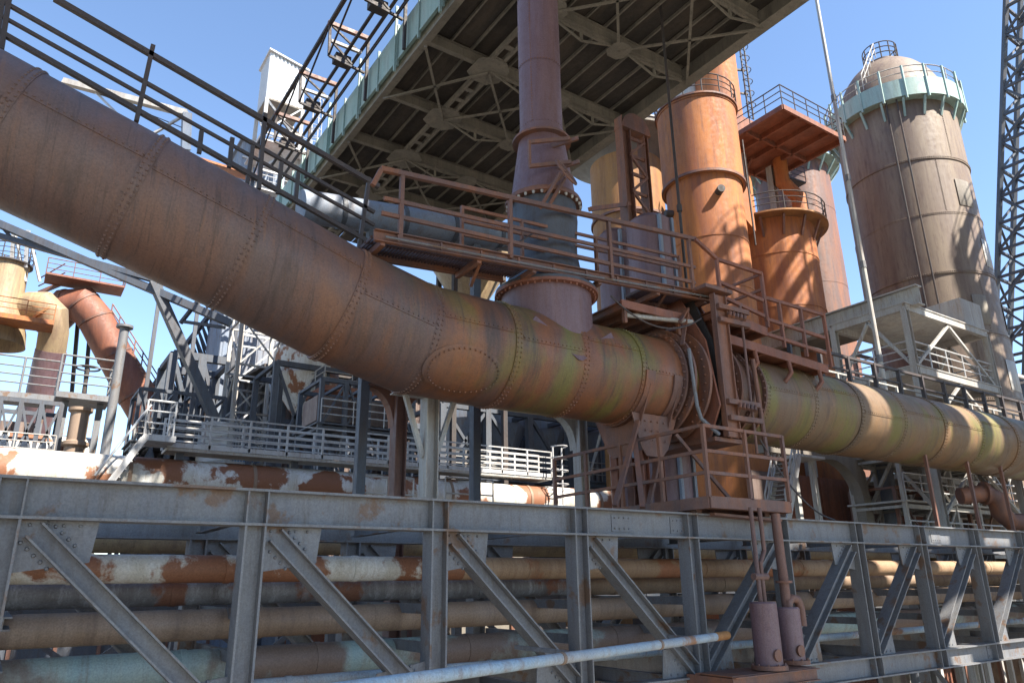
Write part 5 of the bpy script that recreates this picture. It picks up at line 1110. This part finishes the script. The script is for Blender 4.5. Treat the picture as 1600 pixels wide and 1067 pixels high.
for k in range(4): a = k * 1.57 + .4; t.bar('leg', (q.x + 1.8 * math.cos(a), q.y + 1.8 * math.sin(a), 0), (q.x + 1.8 * math.cos(a), q.y + 1.8 * math.sin(a), q.z), 'steelblue', .25)
t = steel_frame('yard_pipe_rack', 'low steel pipe rack standing in the yard behind the truss bridge', -4, 44, 21, 23, 2, 7.6, 12, 2, 'steelblue', (), 'white', 21, .35, .24)
for k, (y, z, r_, mt, lab) in enumerate(((21.5, 5.2, .35, 'peel', 'white flaking pipe on the yard pipe rack'), (22.4, 5.1, .25, 'ochre', 'ochre pipe on the yard pipe rack'), (21.7, 8.0, .3, 'pipebrown', 'brown pipe lying on top of the yard pipe rack'), (22.5, 7.95, .22, 'blue', 'light blue pipe lying on top of the yard pipe rack'))):
    service_pipe('rack_pipe', lab, y, z, r_, mt, -6, 46)
# ------------------------------------------------------------------ conduits, drooping cables
t = Thing('cable_conduit', 'thin grey conduit clipped along the upper walkway edge', 'conduit', w0)
t.part('conduit', MB().tube([w0 + V((.2, -.08, -.02)), w0.lerp(w1, .5) + V((0, -.08, -.06)), w1 + V((0, -.08, -.02))], .022, 6), 'grey')
for f in np.arange(.05, 1, .1): t.bar('clip', w0.lerp(w1, f) + V((0, -.06, .06)), w0.lerp(w1, f) + V((0, -.06, -.09)), 'rust', .04)
for k, (a, b, sag, lab) in enumerate(((V((13.6, YP - 1.3, 14.2)), V((11.0, 12.1, 14.4)), .5, 'slack black cable drooping beside the goggle valve'), (V((TX - .8, 12.2, 15.6)), V((6.5, 12.3, 14.7)), .35, 'slack black cable drooping below the upper walkway'), (V((15.2, 11.6, 11.3)), V((17.2, 11.2, 9.4)), .4, 'slack black cable dropping from the valve to the top chord'))):
    pts_ = [a.lerp(b, f) - Z_ * sag * 4 * f * (1 - f) for f in np.linspace(0, 1, 14)]
    solo('slack_cable', MB().tube(pts_, .022, 6), 'black', lab, 'cable', a)
# ================================================================== UNSEEN STOVES ADDED RIGHT OF THE VIEW (to cast shadows on silo, vessels and gas main)
for k, (x, y, top, lab) in enumerate(((35.6, 1.6, 45.5, 'slim unseen stove with four ring galleries added to cast shadows, nearest the vent stack in its row'), (42.2, 3.0, 46.5, 'slim unseen stove with four ring galleries added to cast shadows, middle of its row'), (50.0, 4.8, 41.5, 'slim unseen stove with four ring galleries added to cast shadows, last of its row'))):
    t = Thing('added_shadow_stove', lab, 'stove', (x, y, 0)); t.part('shell', MB().lathe((x, y, 0), [(1.7, 0), (1.7, top - 4), (1.0, top - 1), (.01, top)], 40), 'silo')
    for j in range(4): ring_platform(t, (x, y), 2.7, 3.3, top - 1.2 - 1.9 * j, 'rust', 'dark', (1.1, .6), 24, post_r=.06)
    for j in range(8): a = j * .785; t.bar('gallery_post', (x + 2.9 * math.cos(a), y + 2.9 * math.sin(a), top - 9), (x + 2.9 * math.cos(a), y + 2.9 * math.sin(a), top), 'rust', .16); t.bar('gallery_arm', (x + 1.5 * math.cos(a), y + 1.5 * math.sin(a), top - 7), (x + 2.9 * math.cos(a), y + 2.9 * math.sin(a), top - 7), 'rust', .2)
# ================================================================== UNSEEN GALLERY ADDED BEHIND THE CAMERA (to shade the near things)
t = Thing('added_shade_gallery', 'long closed gallery on trestles, added unseen behind the viewpoint to shade the near things', 'gallery', (0, -6, 0))
GE = 27.0
for k in range(16): x = GE - 80 + 5 * k; t.part('wall_panel', MB().corr((x + 4.98, -5, 24), (x, -5, 24), 16.5, .6, .08), 'corr', smooth=0)
t.part('rear_wall', MB().box((GE - 40, -11, 32.2), 80, .2, 16.5), 'corr', smooth=0)
t.part('roof', MB().plate([(GE - 80, -11.3, 40.5), (GE, -11.3, 40.5), (GE, -4.6, 40.5), (GE - 80, -4.6, 40.5)], .2, Z_), 'dark', smooth=0)
t.part('floor', MB().box((GE - 40, -8, 23.9), 80, 6, .3), 'dark', smooth=0)
for x in (-40, -20, -6, 14, 34):
    for y in (-5.5, -10.5): t.bar('trestle_leg', (x, y, 0), (x, y, 23.8), 'grey', .5)
    t.bar('trestle_brace', (x, -5.5, 2), (x, -10.5, 22), 'grey', .25)
for k in range(3):                                                 # open lattice end bay, added to break the shade into patches
    x = GE + 1.6 + 3.6 * k
    t.bar('end_post', (x, -5, 23), (x, -5, 41), 'grey', .9); t.bar('end_brace', (x, -5, 24 + 3 * (k % 2)), (x + 3.6, -5, 38), 'grey', .8)
for z in (27, 31.4, 35.6, 39): t.bar('end_rail', (GE, -5, z), (GE + 10, -5, z), 'grey', .7)
t.part('shade_disc', MB().lathe((GE + 3.2, -5.3, 34), [(1.7, 0), (1.7, .6), (.01, .6), (.01, 0)], 30, Y_), 'dark')  # round disc added to the end bay for a curved shadow
